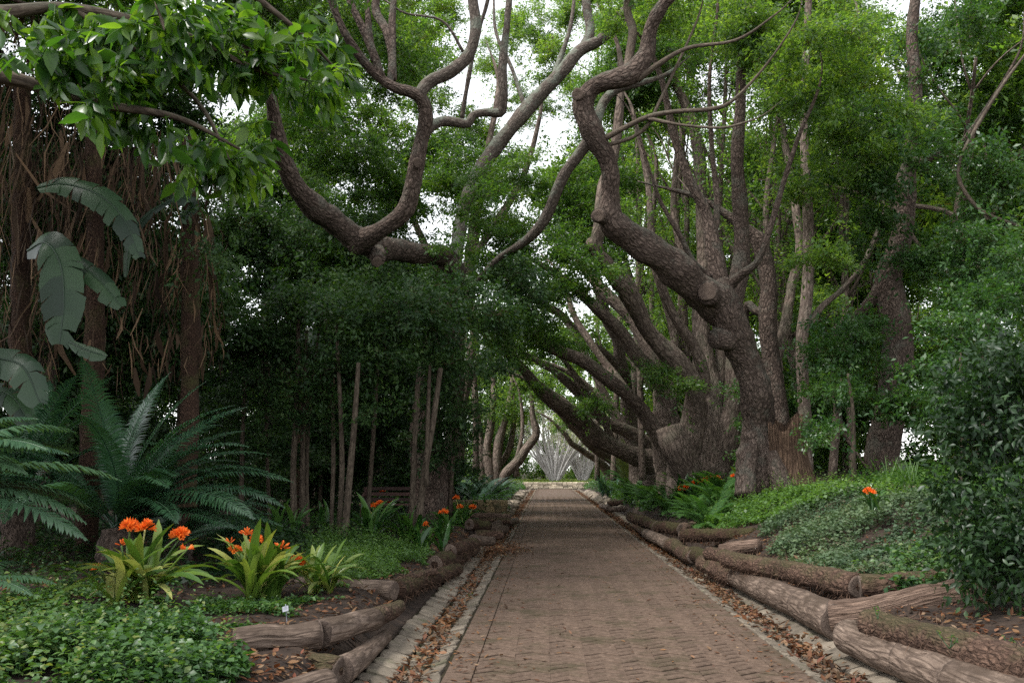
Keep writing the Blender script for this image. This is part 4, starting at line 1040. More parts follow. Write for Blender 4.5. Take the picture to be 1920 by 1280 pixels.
blobs(c8, [(560, 200, 26, 130, 90, 2.2), (640, 290, 25, 110, 80, 1.8), (720, 330, 26, 90, 90, 1.8), (860, 330, 27, 90, 80, 1.8), (900, 420, 25.5, 90, 60, 1.4), (800, 440, 25.5, 70, 50, 1.2), (600, 50, 27, 140, 80, 2.2), (740, 100, 28, 120, 90, 2.2), (960, 330, 28, 60, 60, 1.5), (700, 560, 25.5, 130, 80, 1.4), (880, 560, 25, 90, 70, 1.3), (560, 480, 26, 120, 90, 1.5), (880, 400, 22.6, 60, 55, .7), (850, 470, 22.2, 60, 40, .6), (910, 340, 23.4, 45, 45, .6), (630, 395, 28, 110, 70, 1.7), (760, 425, 28, 100, 60, 1.6), (540, 360, 29, 120, 80, 1.8), (700, 500, 28, 120, 60, 1.6), (440, 330, 28, 120, 100, 1.8), (860, 260, 29, 60, 50, 1.4)], 2.9, gap=-0.12, **LK)
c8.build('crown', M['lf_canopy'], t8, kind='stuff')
c9 = MB()
blobs(c9, [(1010, 110, 27, 55, 75, 1.4), (700, 30, 24, 110, 60, 1.6), (480, 60, 22, 120, 90, 1.6)], 1.8, gap=0.12, **LK)
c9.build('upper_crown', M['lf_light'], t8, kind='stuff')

# second avenue tree on the left, farther down the path, its crown closing the arch
t9 = tree('avenue_tree', 'second avenue tree on the left whose crown closes the arch', 850, 905, 37)
sub(t9, 'trunk', 'bark_far_lit', [(846, 960, 37, 24), (848, 880, 37, 18), (852, 780, 37, 16), (862, 640, 36.5, 14), (880, 500, 36, 12), (900, 350, 36, 9), (930, 200, 36, 6)], seg=20, step=0.2, lump=0.1, seed=35)
sub(t9, 'limb', 'bark_far_lit', [[(862, 640, 36.5, 9), (820, 520, 35.5, 8), (760, 380, 35, 6), (700, 250, 34.5, 5), (640, 120, 34, 4)], [(880, 500, 36, 8), (930, 420, 35, 7), (980, 330, 34.5, 6), (1010, 230, 34, 4)]], seg=12, step=0.2, lump=0.1, seed=36)
m_ = MB()
blobs(m_, [(560, 120, 34, 120, 90, 2.4), (660, 200, 34, 110, 90, 2.4), (700, 60, 35, 130, 80, 2.4), (770, 270, 35, 110, 90, 2.4), (800, 130, 36, 90, 80, 2.0), (880, 360, 35, 90, 70, 2.2), (900, 250, 37, 70, 60, 1.6), (600, 330, 33, 120, 90, 2.2), (480, 250, 32, 130, 110, 2.2), (480, 60, 32, 130, 90, 2.2), (960, 410, 36, 70, 50, 1.8), (980, 300, 37, 50, 50, 1.4), (1000, 60, 38, 60, 60, 1.6), (820, 20, 36, 70, 50, 1.6), (1045, 265, 38, 60, 60, 1.6), (950, 170, 39, 40, 50, 1.4), (860, 180, 38, 55, 60, 1.4), (1090, 160, 40, 55, 60, 1.4), (1040, 350, 38, 70, 50, 1.6), (780, 60, 37, 60, 70, 1.6), (960, 40, 40, 60, 50, 1.6), (1060, 40, 41, 50, 50, 1.6), (900, 90, 40, 40, 60, 1.4), (1000, 190, 41, 45, 40, 1.3)], 1.6, gap=-0.02, cden=.42, **LK)
m_.build('crown', M['lf_light'], t9, kind='stuff')
# right hand trees filling the upper canopy
for (lab, x, y, sp) in [('tall canopy tree behind the thick dark trunk on the bank', 11, 27, [(1800, 60, 27, 130, 90, 2), (1900, 160, 27, 110, 90, 2), (1680, 120, 28, 120, 90, 2), (1760, 260, 28, 130, 80, 2), (1880, 340, 28, 110, 80, 2), (1640, 300, 29, 110, 80, 2), (1920, 20, 27, 90, 60, 2)]),
                        ('tall canopy tree filling the gaps above the slim stems', 7.5, 33, [(1400, 100, 33, 130, 90, 2.2), (1520, 60, 33, 130, 90, 2.2), (1560, 220, 34, 110, 80, 2), (1300, 60, 34, 120, 70, 2), (1440, 250, 35, 90, 70, 1.8), (1220, 200, 36, 100, 80, 2)])]:
    b = np.array([x, y, T(x, y)])
    t = thing('canopy_tree', lab, 'tree', b)
    m_ = MB(); tube(m_, [b - [0, 0, .3], b + [.2, 0, 3], b + [-.3, .2, 6], b + [.2, 0, 9.5]], [.3, .24, .2, .1], 14, .2, .08, seed=9)
    tips = []
    for k in range(8): grow(m_, b + np.array([0, 0, rng.uniform(4, 9)]), np.array([rng.normal(), rng.normal() * .5, .8]), rng.uniform(3, 5), .09, 1, .2, .14, 6, 3, .5, k)
    m_.build('trunk', M['bark_far_lit'], t)
    m_ = MB(); blobs(m_, sp, 1.6, gap=0.02, cden=.4, **LK); m_.build('crown', M['lf_canopy'], t, kind='stuff')
# unseen tree added outside the view, its crown placed to shade the left bed
for (lab, x, y, sp) in [('unseen wood tree added to shade the front of the cycad bed', -8.2, 10.5, [(-7.5, 10, 9.5, 3, 3, 1.4), (-5.6, 13, 10.2, 2.6, 3, 1.2), (-8.5, 14, 9.8, 2.8, 3, 1.5), (-12.5, 11.5, 10, 3, 2.6, 1.5), (-14, 8.5, 10, 3, 2.6, 1.5), (-11.5, 15.5, 10.5, 3, 2.6, 1.4), (-10.8, 10, 9.5, 2.0, 1.8, 1.2), (-9.5, 19, 11.5, 3, 3, 1.4), (-6.4, 16.5, 10.8, 2.6, 2.6, 1.2), (-6, 21, 12, 2.6, 2.6, 1.2), (-13, 20, 11.5, 3, 3, 1.4)])]:
    b = np.array([x, y, T(x, y)])
    t = thing('avenue_tree', lab, 'tree', b)
    m_ = MB(); tube(m_, [b - [0, 0, .3], b + [-.1, 0, 3], b + [-.3, .2, 6], b + [.1, 0, 9.5]], [.4, .3, .22, .1], 18, .15, .08, seed=9)
    for k in range(8): grow(m_, b + np.array([0, 0, rng.uniform(5, 9)]), np.array([rng.normal(), rng.normal(), .8]), rng.uniform(2, 4), .09, 1, .2, .14, 6, 3, .5, k)
    m_.build('trunk', M['bark'], t)
    m_ = MB(); wblobs(m_, sp, 1.4, gap=-.35, cden=.5, **LK); m_.build('crown', M['lf_canopy'], t, kind='stuff')
#==SHRUBS==
# ================================================================== slender trees and shrubs on the dark left side
def slender(name, label, stems, crown_specs, mat='lf_dark', per=6, group=None, cat='tree', gap=-0.12, smat='bark_stem', lk=None, trunkname='stem'):
    """stems: list of px specs; each stem its own mesh; crown a leaf mass"""
    x, y, Yd, _ = stems[0][0]
    b = P(x, y, Yd); b[2] = T(b[0], b[1])
    t = thing(name, label, cat, b, group)
    for i, s_ in enumerate(stems):
        m_ = MB()
        x, y, Yd, r_ = s_[0]
        limb(m_, [(a_, b_, c_, d_ * .8) for a_, b_, c_, d_ in [(x, y + 40, Yd, r_ * 1.15)] + [q for q in s_ if q[1] > 590]], tip=False, seg=12, step=0.15, lump=0.05, seed=int(x) % 40 + i)
        m_.build(trunkname, M[smat], t)
    m_ = MB()
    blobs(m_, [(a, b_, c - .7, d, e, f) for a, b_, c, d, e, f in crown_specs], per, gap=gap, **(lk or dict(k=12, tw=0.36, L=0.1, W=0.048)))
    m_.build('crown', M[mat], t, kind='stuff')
    return t
slender('slender_tree', 'slender tree with three thin brown stems beside the clivia bed', [[(552, 985, 19, 8), (550, 880, 19, 7), (556, 760, 19, 6), (560, 600, 19, 5), (545, 420, 19, 3)], [(566, 985, 19.2, 7), (567, 880, 19.2, 6), (570, 760, 19.2, 5), (575, 620, 19.2, 4), (590, 440, 19.2, 3)], [(577, 980, 19.4, 6), (575, 900, 19.4, 5), (580, 780, 19.4, 4), (600, 600, 19.4, 3)]],
        [(520, 640, 20, 110, 90, 1.3), (590, 560, 20, 100, 80, 1.3), (480, 480, 25, 120, 90, 1.4), (600, 440, 25, 100, 70, 1.3), (500, 750, 20.5, 60, 50, .8), (520, 850, 20.6, 45, 55, .6), (600, 870, 21, 45, 50, .6), (470, 660, 20, 60, 60, .8), (545, 760, 19.3, 40, 45, .5), (440, 800, 20.5, 50, 60, .6)])
slender('slender_tree', 'slender tree with pale twin stems rising from the lime green patch', [[(646, 1008, 17.5, 9), (655, 900, 17.5, 8), (664, 800, 17.5, 7), (672, 680, 17.5, 5), (668, 520, 17.6, 4)], [(636, 985, 18, 6), (641, 880, 18, 6), (638, 760, 18, 5), (630, 600, 18, 4)], [(622, 960, 18.6, 5), (625, 860, 18.6, 5), (622, 740, 18.6, 4), (610, 600, 18.6, 3)]],
        [(670, 600, 18.5, 110, 90, 1.2), (720, 560, 19.2, 120, 60, 1.3), (640, 700, 19, 70, 55, .8), (730, 680, 19, 80, 60, .9), (615, 790, 19.6, 55, 45, .6), (720, 800, 20, 60, 55, .7), (690, 760, 18.6, 40, 35, .5), (600, 720, 19, 50, 45, .6)])
slender('slender_tree', 'slender forked tree with slanting stems among the orange flowers', [[(784, 985, 18.5, 9), (797, 880, 18.5, 8), (812, 790, 18.5, 7), (826, 690, 18.5, 6), (840, 560, 18.6, 4)], [(772, 980, 18.8, 7), (776, 860, 18.8, 6), (783, 720, 18.8, 6), (790, 560, 18.8, 4)], [(800, 870, 18.4, 5), (802, 790, 18.4, 5), (806, 680, 18.5, 4), (815, 520, 18.6, 3)]],
        [(800, 590, 19.5, 100, 70, 1.1), (860, 560, 20.5, 110, 60, 1.3), (830, 660, 20, 80, 50, .9), (880, 640, 20.5, 80, 60, 1.0), (900, 580, 20.5, 80, 60, 1.0), (945, 600, 22, 55, 45, 1.0), (960, 520, 23, 70, 50, 1.2), (915, 690, 22.5, 40, 35, .7), (815, 730, 19.6, 40, 35, .5), (865, 760, 21, 40, 45, .6), (985, 570, 24, 45, 40, 1.0)])
slender('slender_tree', 'single stemmed slender tree in deep shade behind the pale twin stems', [[(690, 960, 20.5, 6), (697, 860, 20.5, 5), (705, 740, 20.5, 5), (712, 600, 20.5, 4)]],
        [(700, 560, 22, 120, 90, 1.4), (780, 520, 24.5, 100, 60, 1.2)])
slender('slender_tree', 'thin tree beside the banana like plant with leaves down its stem', [[(452, 960, 20, 6), (455, 820, 20, 5), (462, 660, 20, 5), (455, 480, 20, 4)], [(505, 970, 21, 5), (500, 820, 21, 4), (495, 620, 21, 4)]],
        [(400, 560, 21, 90, 90, 1.2), (430, 430, 24.5, 110, 90, 1.4), (370, 680, 21, 70, 60, .9), (440, 760, 21.5, 60, 60, .8)])
slender('evergreen_shrub', 'dark evergreen shrub filling the shade behind the big cycad', [[(330, 960, 22, 6), (335, 800, 22, 5), (340, 650, 22, 4)]],
        [(330, 760, 23, 130, 110, 1.4), (240, 640, 23, 130, 110, 1.4), (440, 850, 24, 110, 80, 1.2), (120, 760, 22, 130, 110, 1.4), (20, 620, 21, 130, 140, 1.4), (330, 560, 23, 110, 110, 1.3), (390, 470, 14.6, 60, 80, .6), (320, 640, 14.4, 70, 60, .5), (60, 560, 15.5, 90, 60, .5), (20, 200, 17, 110, 120, 1.2), (180, 150, 17.5, 120, 120, 1.2), (330, 260, 17.5, 90, 110, 1.1), (60, 380, 17, 120, 100, 1.0), (260, 420, 17, 100, 100, 1.0)], per=4, cat='shrub')
slender('evergreen_shrub', 'dark evergreen shrub in the gloom behind the brown bench', [[(600, 940, 27, 5), (605, 820, 27, 4), (610, 700, 27, 3)]],
        [(560, 840, 27, 110, 80, 1.4), (660, 800, 27.5, 110, 90, 1.4), (760, 780, 28, 110, 90, 1.4), (600, 700, 28, 120, 80, 1.4), (740, 660, 28.5, 120, 80, 1.4), (500, 900, 26, 70, 50, 1.0), (720, 890, 29, 90, 50, 1.2)], per=4, cat='shrub')
slender('evergreen_shrub', 'rounded dark glossy shrub left of the far stone wall', [[(845, 925, 24.3, 5), (850, 850, 24.3, 4), (852, 780, 24.3, 3)]],
        [(850, 800, 24.3, 55, 70, .8), (815, 850, 24, 45, 50, .7), (800, 740, 24, 50, 60, .7), (875, 850, 26, 30, 45, .7), (890, 760, 30, 45, 50, 1.0), (840, 680, 24, 60, 50, .8), (745, 830, 24, 45, 60, .7)], per=5, cat='shrub')
# dense wood on the left, seen through the gaps
for i, (x, y, hz, lab) in enumerate([(-9.5, 17, 8.5, 'tall dark wood tree standing behind the hanging brown leaves'), (-13, 25, 9.5, 'tall dark wood tree deep behind the slender stems'),
                                (-8.2, 27, 8.5, 'dark leafy wood tree behind the forked slender tree'), (-6.8, 36, 9, 'leafy wood tree behind the glossy shrub'), (-16, 35, 10, 'large dark wood tree at the back of the left bed')]):
    b = np.array([x, y, T(x, y)])
    t = thing('wood_tree', lab, 'tree', b)
    m_ = MB(); tube(m_, [b - [0, 0, .3], b + [0.1, 0, 2.5], b + [-.2, .2, 5], b + [.1, 0, hz - 1]], [.28, .22, .18, .08], 14, .2, .08, seed=i + 3)
    m_.build('trunk', M['bark'], t)
    m_ = MB()
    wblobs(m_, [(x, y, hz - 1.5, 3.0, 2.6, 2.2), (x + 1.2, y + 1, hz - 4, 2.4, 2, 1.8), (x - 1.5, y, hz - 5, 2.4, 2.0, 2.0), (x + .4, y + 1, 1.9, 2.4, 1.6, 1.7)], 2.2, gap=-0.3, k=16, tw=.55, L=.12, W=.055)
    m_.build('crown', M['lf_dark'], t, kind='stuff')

# ================================================================== right side woodland
t10 = tree('woodland_tree', 'thick dark trunked tree rising out of the hedge on the bank', 1690, 760, 24)
sub(t10, 'trunk', 'bark', [(1672, 900, 24, 30), (1674, 700, 24, 27), (1676, 600, 24, 26), (1668, 530, 24, 25), (1680, 480, 23.8, 21), (1692, 410, 23.6, 20), (1697, 340, 23.4, 20), (1704, 290, 23.2, 14), (1716, 180, 23, 12), (1710, 60, 23, 10), (1725, -80, 23, 8)], seg=30, step=0.1, lump=0.12, lscale=3, fine=0.04, seed=41)
sub(t10, 'limb', 'bark', [(1702, 300, 23.2, 11), (1725, 304, 23, 10), (1750, 295, 22.8, 8), (1800, 270, 22.5, 5), (1850, 200, 22.2, 4), (1900, 120, 22, 3)], seg=14, step=0.12, lump=0.1, seed=42)
sub(t10, 'limb', 'bark', [(1665, 510, 24, 14), (1640, 560, 24.2, 12), (1600, 600, 24.5, 10), (1570, 615, 25, 9), (1560, 660, 25.2, 8), (1562, 720, 25.4, 8)], seg=14, step=0.12, lump=0.1, seed=43)
sub(t10, 'limb', 'bark_thin', [[(1900, 420, 20, 3), (1840, 395, 20, 3.5), (1802, 345, 20, 4), (1800, 300, 20, 3.5), (1830, 240, 20, 3.5), (1880, 160, 20, 3), (1930, 90, 20, 2)], [(1900, 420, 20, 3), (1960, 460, 20.5, 4), (2040, 600, 21, 5), (2060, 900, 21.5, 6)]], seg=9, step=0.12, lump=0.1, seed=44)
m_ = MB()
blobs(m_, [(1640, 330, 22, 110, 70, 1.4), (1600, 420, 22.5, 90, 60, 1.2), (1780, 180, 21.5, 120, 90, 1.6), (1860, 60, 21, 120, 90, 1.6), (1720, 60, 24, 120, 90, 1.6), (1840, 330, 20.5, 120, 80, 1.4), (1880, 450, 20, 110, 70, 1.3), (1760, 480, 22, 110, 70, 1.3), (1900, 230, 21, 90, 80, 1.3), (1660, 200, 24, 100, 80, 1.5), (1820, 560, 20.5, 130, 60, 1.3)], 4.2, gap=0.03, **LK)
m_.build('crown', M['lf_hedge'], t10, kind='stuff')
t11 = tree('upright_tree', 'smooth straight slim trunk just behind the broken stub', 1515, 830, 24)
sub(t11, 'trunk', 'bark_far_lit', [(1512, 880, 24, 13), (1512, 800, 24, 12), (1506, 720, 24, 11), (1505, 630, 24, 11), (1513, 560, 24, 11), (1515, 460, 24, 10), (1512, 350, 24, 9), (1508, 200, 24, 8), (1512, 60, 24, 6), (1520, -80, 24, 5)], seg=18, step=0.12, lump=0.06, seed=45)
sub(t11, 'limb', 'bark_far_lit', [(1516, 610, 24, 7), (1540, 575, 24.2, 6), (1580, 540, 24.5, 5), (1620, 490, 25, 4), (1650, 420, 25.5, 3)], seg=10, step=0.12, lump=0.1, seed=46)
m_ = MB()
blobs(m_, [(1530, 20, 24, 120, 80, 1.6), (1480, 180, 25, 110, 70, 1.5), (1600, 130, 26, 110, 90, 1.8), (1560, 560, 26, 60, 40, .9)], 3.6, gap=0.05, **LK)
m_.build('crown', M['lf_light'], t11, kind='stuff')
t12 = tree('upright_tree', 'stout crooked trunk with a swollen elbow behind the big leaning tree', 1455, 830, 26)
sub(t12, 'trunk', 'bark', [(1462, 900, 26, 20), (1460, 800, 26, 19), (1450, 720, 26, 18), (1440, 640, 26, 17), (1437, 580, 26, 18), (1440, 540, 26, 16), (1432, 490, 26, 15), (1418, 450, 26, 14), (1400, 432, 26, 10)], seg=24, step=0.1, lump=0.1, fine=0.03, seed=47)
sub(t12, 'limb', 'bark_far_lit', [(1445, 690, 26.3, 14), (1470, 620, 26.6, 10), (1485, 540, 27, 9), (1500, 470, 27.2, 8), (1490, 380, 27.5, 7), (1470, 250, 28, 6), (1450, 120, 28, 5), (1455, 0, 28, 4)], seg=16, step=0.12, lump=0.08, seed=48)
sub(t12, 'limb', 'bark', [(1440, 590, 26, 8), (1415, 580, 26.2, 8), (1400, 570, 26.4, 7), (1395, 620, 26.6, 6)], seg=12, step=0.1, lump=0.1, seed=49)
m_ = MB()
blobs(m_, [(1480, 120, 28, 130, 90, 2), (1400, 40, 28, 120, 80, 2)], 2.8, gap=0.08, **LK)
m_.build('crown', M['lf_light'], t12, kind='stuff')
# slim upright stems with fine fanning branches behind the row
for i, (px, Yd, lean, r_) in enumerate([(1205, 36, -4, 7), (1255, 34, 10, 8), (1300, 33, -8, 8), (1340, 31, 6, 8), (1415, 28, 14, 9), (1475, 30, -10, 8), (1185, 44, 8, 6), (1235, 46, -6, 6), (1150, 48, 6, 6), (1560, 29, 12, 8), (1600, 31, -8, 7), (1120, 56, 0, 5)]):
    t = tree('upright_tree', 'slim upright tree with fine fanning branches behind the leaning row', px, 870, Yd, 'slim trees behind the leaning row')
    m_ = MB()
    tp = [(px, 900, Yd, r_), (px + lean, 740, Yd, r_ * .9), (px + lean * 2.2, 560, Yd, r_ * .8), (px + lean * 1.5, 400, Yd, r_ * .65), (px + lean * 3, 220, Yd, r_ * .5), (px + lean * 4, 40, Yd, r_ * .35)]
    limb(m_, tp, seg=12, step=0.2, lump=0.05, seed=i)
    m_.build('trunk', M['bark_far_lit'], t)
    tips = []
    for (a, b_, c_, d_) in tp[1:5]:
        m_ = MB()
        for k in range(2):
            grow(m_, P(a, b_, c_), np.array([rng.normal() * .5, rng.normal() * .3, 1.0]), rng.uniform(2.4, 4.0), d_ * c_ / FPX * .5, 1, .3, .1, 6, 3, .4, k, tips)
        m_.build('branch', M['bark_thin'], t)
    m_ = MB()
    kk = [(q, d) for q, d in tips if q[2] > 5.5]
    leaf_tips(m_, kk, k=14, tw=.5, L=.12, W=.05)
    blobs(m_, [(px + lean * 4 + rng.uniform(-40, 40), rng.uniform(0, 150), Yd, 90, 70, 1.6)], 1.6, gap=0.1, **LK)
    m_.build('crown', M['lf_light'], t, kind='stuff')
# hedge like shrubs on the bank
slender('bank_shrub', 'dense green hedge shrub behind the dark strap leaved clump', [[(1600, 870, 20, 5), (1600, 780, 20, 4), (1590, 700, 20, 3)]],
        [(1600, 760, 21, 100, 80, 1.3), (1560, 660, 23, 70, 80, 1.2), (1680, 720, 21.5, 100, 80, 1.3), (1640, 640, 22.5, 110, 60, 1.3), (1560, 810, 20, 50, 40, .7)], mat='lf_hedge', per=5.5, cat='shrub')
slender('bank_shrub', 'tall leafy green shrub between the hedge and the near dark shrub', [[(1800, 900, 16, 5), (1805, 780, 16, 4), (1800, 660, 16, 3)]],
        [(1800, 700, 17, 120, 90, 1.2), (1880, 620, 17, 110, 80, 1.2), (1760, 800, 16, 80, 60, .9), (1900, 520, 18, 90, 70, 1.2)], mat='lf_hedge', per=6, cat='shrub')
slender('bank_shrub', 'light green shrub growing over the roots between leaning trunks', [[(1390, 870, 26, 4), (1392, 800, 26, 3), (1395, 740, 26, 2)]],
        [(1395, 830, 25.5, 30, 50, .7), (1395, 740, 26, 40, 50, .8), (1520, 740, 27, 60, 70, 1.2)], mat='lf_hedge', per=5, cat='shrub')
# ---------------------------------------------------------------- near dark glossy shrub on the right
b = on(1850, 1120); 
t = thing('glossy_shrub', 'dark glossy leaved shrub standing over the bark log end', 'shrub', b)
m_ = MB()
for k in range(11):
    d0 = np.array([rng.normal() * .35, rng.normal() * .35, 1])
    grow(m_, b + np.array([rng.normal() * .15, rng.normal() * .15, -.05]), d0, rng.uniform(.5, .85), .012, 1, .1, .14, 5, 3, .4, k)
m_.build('stems', M['bark_thin'], t, kind='stuff')
m_ = MB()
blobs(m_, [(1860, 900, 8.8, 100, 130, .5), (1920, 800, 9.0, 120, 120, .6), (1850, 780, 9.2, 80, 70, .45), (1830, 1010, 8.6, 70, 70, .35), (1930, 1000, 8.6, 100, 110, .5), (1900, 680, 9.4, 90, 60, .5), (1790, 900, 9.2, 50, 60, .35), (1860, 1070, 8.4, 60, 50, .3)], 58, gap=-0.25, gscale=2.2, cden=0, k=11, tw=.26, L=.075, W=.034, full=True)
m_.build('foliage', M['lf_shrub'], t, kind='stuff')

# ================================================================== background trees
BG = [(-30, 60), (-20, 70), (-12, 78), (-6, 92), (-9.5, 52), (13, 100), (17, 84), (5, 122), (-6, 118), (14, 60), (20, 50), (24, 62), (13, 47), (28, 46), (33, 70), (19, 36), (27, 33), (36, 52), (15, 31), (44, 60), (23, 24), (12, 72), (-22, 48), (9.5, 40), (-16, 100), (26, 100), (38, 38), (11, 34), (10.5, 52), (12, 42), (16, 40), (9, 60), (18, 30), (14.5, 26), (7.2, 50), (8.8, 56), (6.8, 64)]
for i, (x, y) in enumerate(BG):
    b = np.array([x, y, T(x, y)])
    left = x < 0
    t = thing('background_tree', 'pale green background tree beyond the avenue' if not left else 'green background tree beyond the dark wood', 'tree', b, 'background trees ' + ('beyond the wood' if left else 'beyond the leaning row'))
    hz = rng.uniform(14, 19) if x > 5 and y < 80 else rng.uniform(10, 14)
    m_ = MB()
    tube(m_, [b - [0, 0, .3], b + [rng.normal() * .3, 0, 2.5], b + [rng.normal() * .5, .2, 5], b + [rng.normal() * .6, 0, hz - 2]], [.3, .24, .18, .08], 10, .4, .08, seed=i)
    tips = []
    for k in range(5):
        grow(m_, b + np.array([0, 0, rng.uniform(2, 5)]), np.array([rng.normal(), rng.normal(), 1.1]), rng.uniform(2.5, 4), .09, 1, .2, .15, 5, 2, .5, k)
    m_.build('trunk', M['bark_far_lit'], t)
    m_ = MB()
    wb = [(x + rng.normal() * 1.4, y + rng.normal() * 1.4, z, rng.uniform(2, 3), rng.uniform(2, 3), rng.uniform(1.2, 1.8)) for z in np.linspace(3.0 if y > 40 else 3.8, hz - 1, 9 if hz > 15 else 6)]
    if y > 44 or x > 12: wb.append((x, y, 1.4, 2.8, 2.2, 1.4))
    wblobs(m_, wb, .5, gap=.1, gscale=0.7, cden=.72, k=16, tw=.75, L=.2, W=.09)
    m_.build('crown', M['lf_light'] if not left else M['lf_canopy'], t, kind='stuff')

# understorey in the wood on the left and a bright thicket beyond the path end
for i, (x, y) in enumerate([(-7.5, 31), (-10.5, 29), (-13.5, 30), (-17, 32), (-9, 36), (-12.5, 37), (-16, 38), (-6.5, 41), (-8.5, 46), (-12, 46), (-20, 30), (-15, 22), (-11.5, 18.5), (-13, 15)]):
    b = np.array([x, y, T(x, y)])
    t = thing('understorey_shrub', 'dark leafy shrub deep in the wood behind the slender stems', 'shrub', b, 'shrubs deep in the wood')
    m_ = MB()
    for k in range(4): tube(m_, [b - [0, 0, .2], b + [rng.normal() * .3, rng.normal() * .3, 1.2], b + [rng.normal() * .6, rng.normal() * .6, 2.6]], [.04, .03, .015], 6, .3)
    m_.build('stems', M['bark_stem'], t, kind='stuff')
    m_ = MB(); wblobs(m_, [(x, y, 1.5, 1.7, 1.5, 1.3), (x + rng.normal() * .5, y, 3.0, 1.6, 1.4, 1.2), (x, y, 4.4, 1.5, 1.3, 1.0)], .8, gap=-.4, cden=.3, k=14, tw=.6, L=.16, W=.075); m_.build('crown', M['lf_dark'], t, kind='stuff')
for i, (x, y) in enumerate([(-9, 102), (-5, 106), (-1, 108), (3, 107), (7, 105), (11, 103), (15, 100), (-13, 98)]):
    b = np.array([x, y, .4])
    t = thing('thicket_tree', 'bright leafy thicket tree behind the pale stemmed shrubs', 'tree', b, 'thicket beyond the path end')
    m_ = MB(); tube(m_, [b - [0, 0, .2], b + [.1, 0, 3], b + [0, .6, 7], b + [.2, 1.2, 12.5]], [.2, .16, .1, .04], 8, .3); m_.build('stem', M['bark_far_lit'], t)
    m_ = MB(); wblobs(m_, [(x, y, 1.6, 2.6, 1.6, 1.6), (x + rng.normal(), y, 4.0, 2.4, 1.6, 1.6), (x + rng.normal(), y + 1, 6.2, 2.2, 1.6, 1.5), (x + rng.normal(), y + 1, 8.6, 2.4, 1.6, 1.5), (x + rng.normal(), y + 1.5, 11, 2.4, 1.6, 1.5), (x + rng.normal(), y + 2, 13.2, 2.2, 1.6, 1.4)], 1.0, gap=-.2, cden=.4, k=14, tw=.8, L=.22, W=.1); m_.build('crown', M['lf_light'], t, kind='stuff')
#==PLANTS==
# ================================================================== strap leaved plants
def strap_mesh(name, mat, L, W, e0, e1, n=9, twist=0.2, seed=0, power=1.4):
    r = np.random.default_rng(seed)
    s = np.linspace(0, 1, n + 1)
    el = e0 + (e1 - e0) * s ** power
    dx = np.cos(el) * L / n; dz = np.sin(el) * L / n
    x = np.concatenate([[0], np.cumsum(dx[:-1])]); z = np.concatenate([[0], np.cumsum(dz[:-1])])
    y = 0.06 * L * np.sin(s * 3 + r.uniform(0, 6)) * s
    wd = W * np.clip(np.minimum(0.55 + 1.6 * s, 1.0) * np.where(s > 0.72, np.sqrt(np.clip((1.0 - s) / 0.28, 0, 1)), 1), 0.03, 1)
    tw = twist * s
    nx_, nz = -np.sin(el), np.cos(el)
    V = []
    for i in range(n + 1):
        side = np.array([nx_[i] * math.sin(tw[i]), math.cos(tw[i]), nz[i] * math.sin(tw[i])])
        nn = np.array([nx_[i], 0, nz[i]])
        c = np.array([x[i], y[i], z[i]])
        V += [c + side * wd[i] / 2 + nn * wd[i] * .16, c, c - side * wd[i] / 2 + nn * wd[i] * .16]
    Q = []
    for i in range(n):
        o = i * 3
        Q += [[o, o + 1, o + 4, o + 3], [o + 1, o + 2, o + 5, o + 4]]
    return MB().add(np.array(V), Q, None, 0.0).mesh(name, mat)
def strap_set(name, mat, W, k, L=1.0):
    out = []
    for i in range(k):
        f = i / (k - 1)
        out.append(strap_mesh(name, mat, L, W, R(86 - 40 * f), R(58 - 122 * f), 9, random.uniform(-.5, .5), i))
    return out
ST_CL = strap_set('leaf', M['lf_clivia'], 0.115, 9)
ST_DK = strap_set('leaf', M['lf_strap'], 0.1, 9)
ST_NA = strap_set('leaf', M['lf_strap'], 0.045, 9)
ST_BL = strap_set('leaf', M['lf_bluefern'], 0.06, 7)
def flower_mesh():
    m_ = MB()
    for k in range(6):
        a = k * math.pi / 3
        ca, sa = math.cos(a), math.sin(a)
        pts = [(0.05, 0.0, .06), (0.13, .4, .2), (0.24, .75, .32), (0.42, 1.05, .26), (.55, 1.2, .03)]
        V = []
        for r_, z, w_ in pts:
            for sg in (-1, 0, 1):
                V.append([ca * r_ - sa * sg * w_ * .5, sa * r_ + ca * sg * w_ * .5, z + (0.05 if sg else 0)])
        Q = [[i * 3 + j, i * 3 + j + 1, i * 3 + j + 4, i * 3 + j + 3] for i in range(4) for j in range(2)]
        m_.add(np.array(V), Q, None, k / 30)
    return m_.mesh('flower', M['petal'])
def bud_mesh():
    m_ = MB()
    tube(m_, [[0, 0, 0], [0, 0, .4], [0, 0, .8], [0, 0, 1.0]], [.07, .12, .13, .04], 8, .2, 0, cap=True)
    return m_.mesh('bud', M['petal'])
FLOWER, BUD = flower_mesh(), bud_mesh()
def flower_head(t, base, top, size=0.065, n=15, buds=False):
    size *= .8; n = int(n * 1.3)
    off = OFF[t.name]
    m_ = MB(); mid = (np.array(base) + top) / 2 + np.array([rng.normal() * .02, rng.normal() * .02, 0])
    tube(m_, [base, mid, top], [.013, .011, .009], 7, .08, .03)
    h = m_.build('flower_head', M['lf_clivia'], t)
    for k in range(n):
        d = nrm(np.array([rng.normal(), rng.normal(), abs(rng.normal()) * .9 + .15]))
        mt = Matrix.Translation(Vector(np.array(top) - off + d * size * .35)) @ Vector(d).to_track_quat('Z', 'Y').to_matrix().to_4x4() @ Matrix.Scale(size * rng.uniform(.85, 1.15), 4)
        put('bud' if buds else 'flower', BUD if buds else FLOWER, h, mat4=mt)
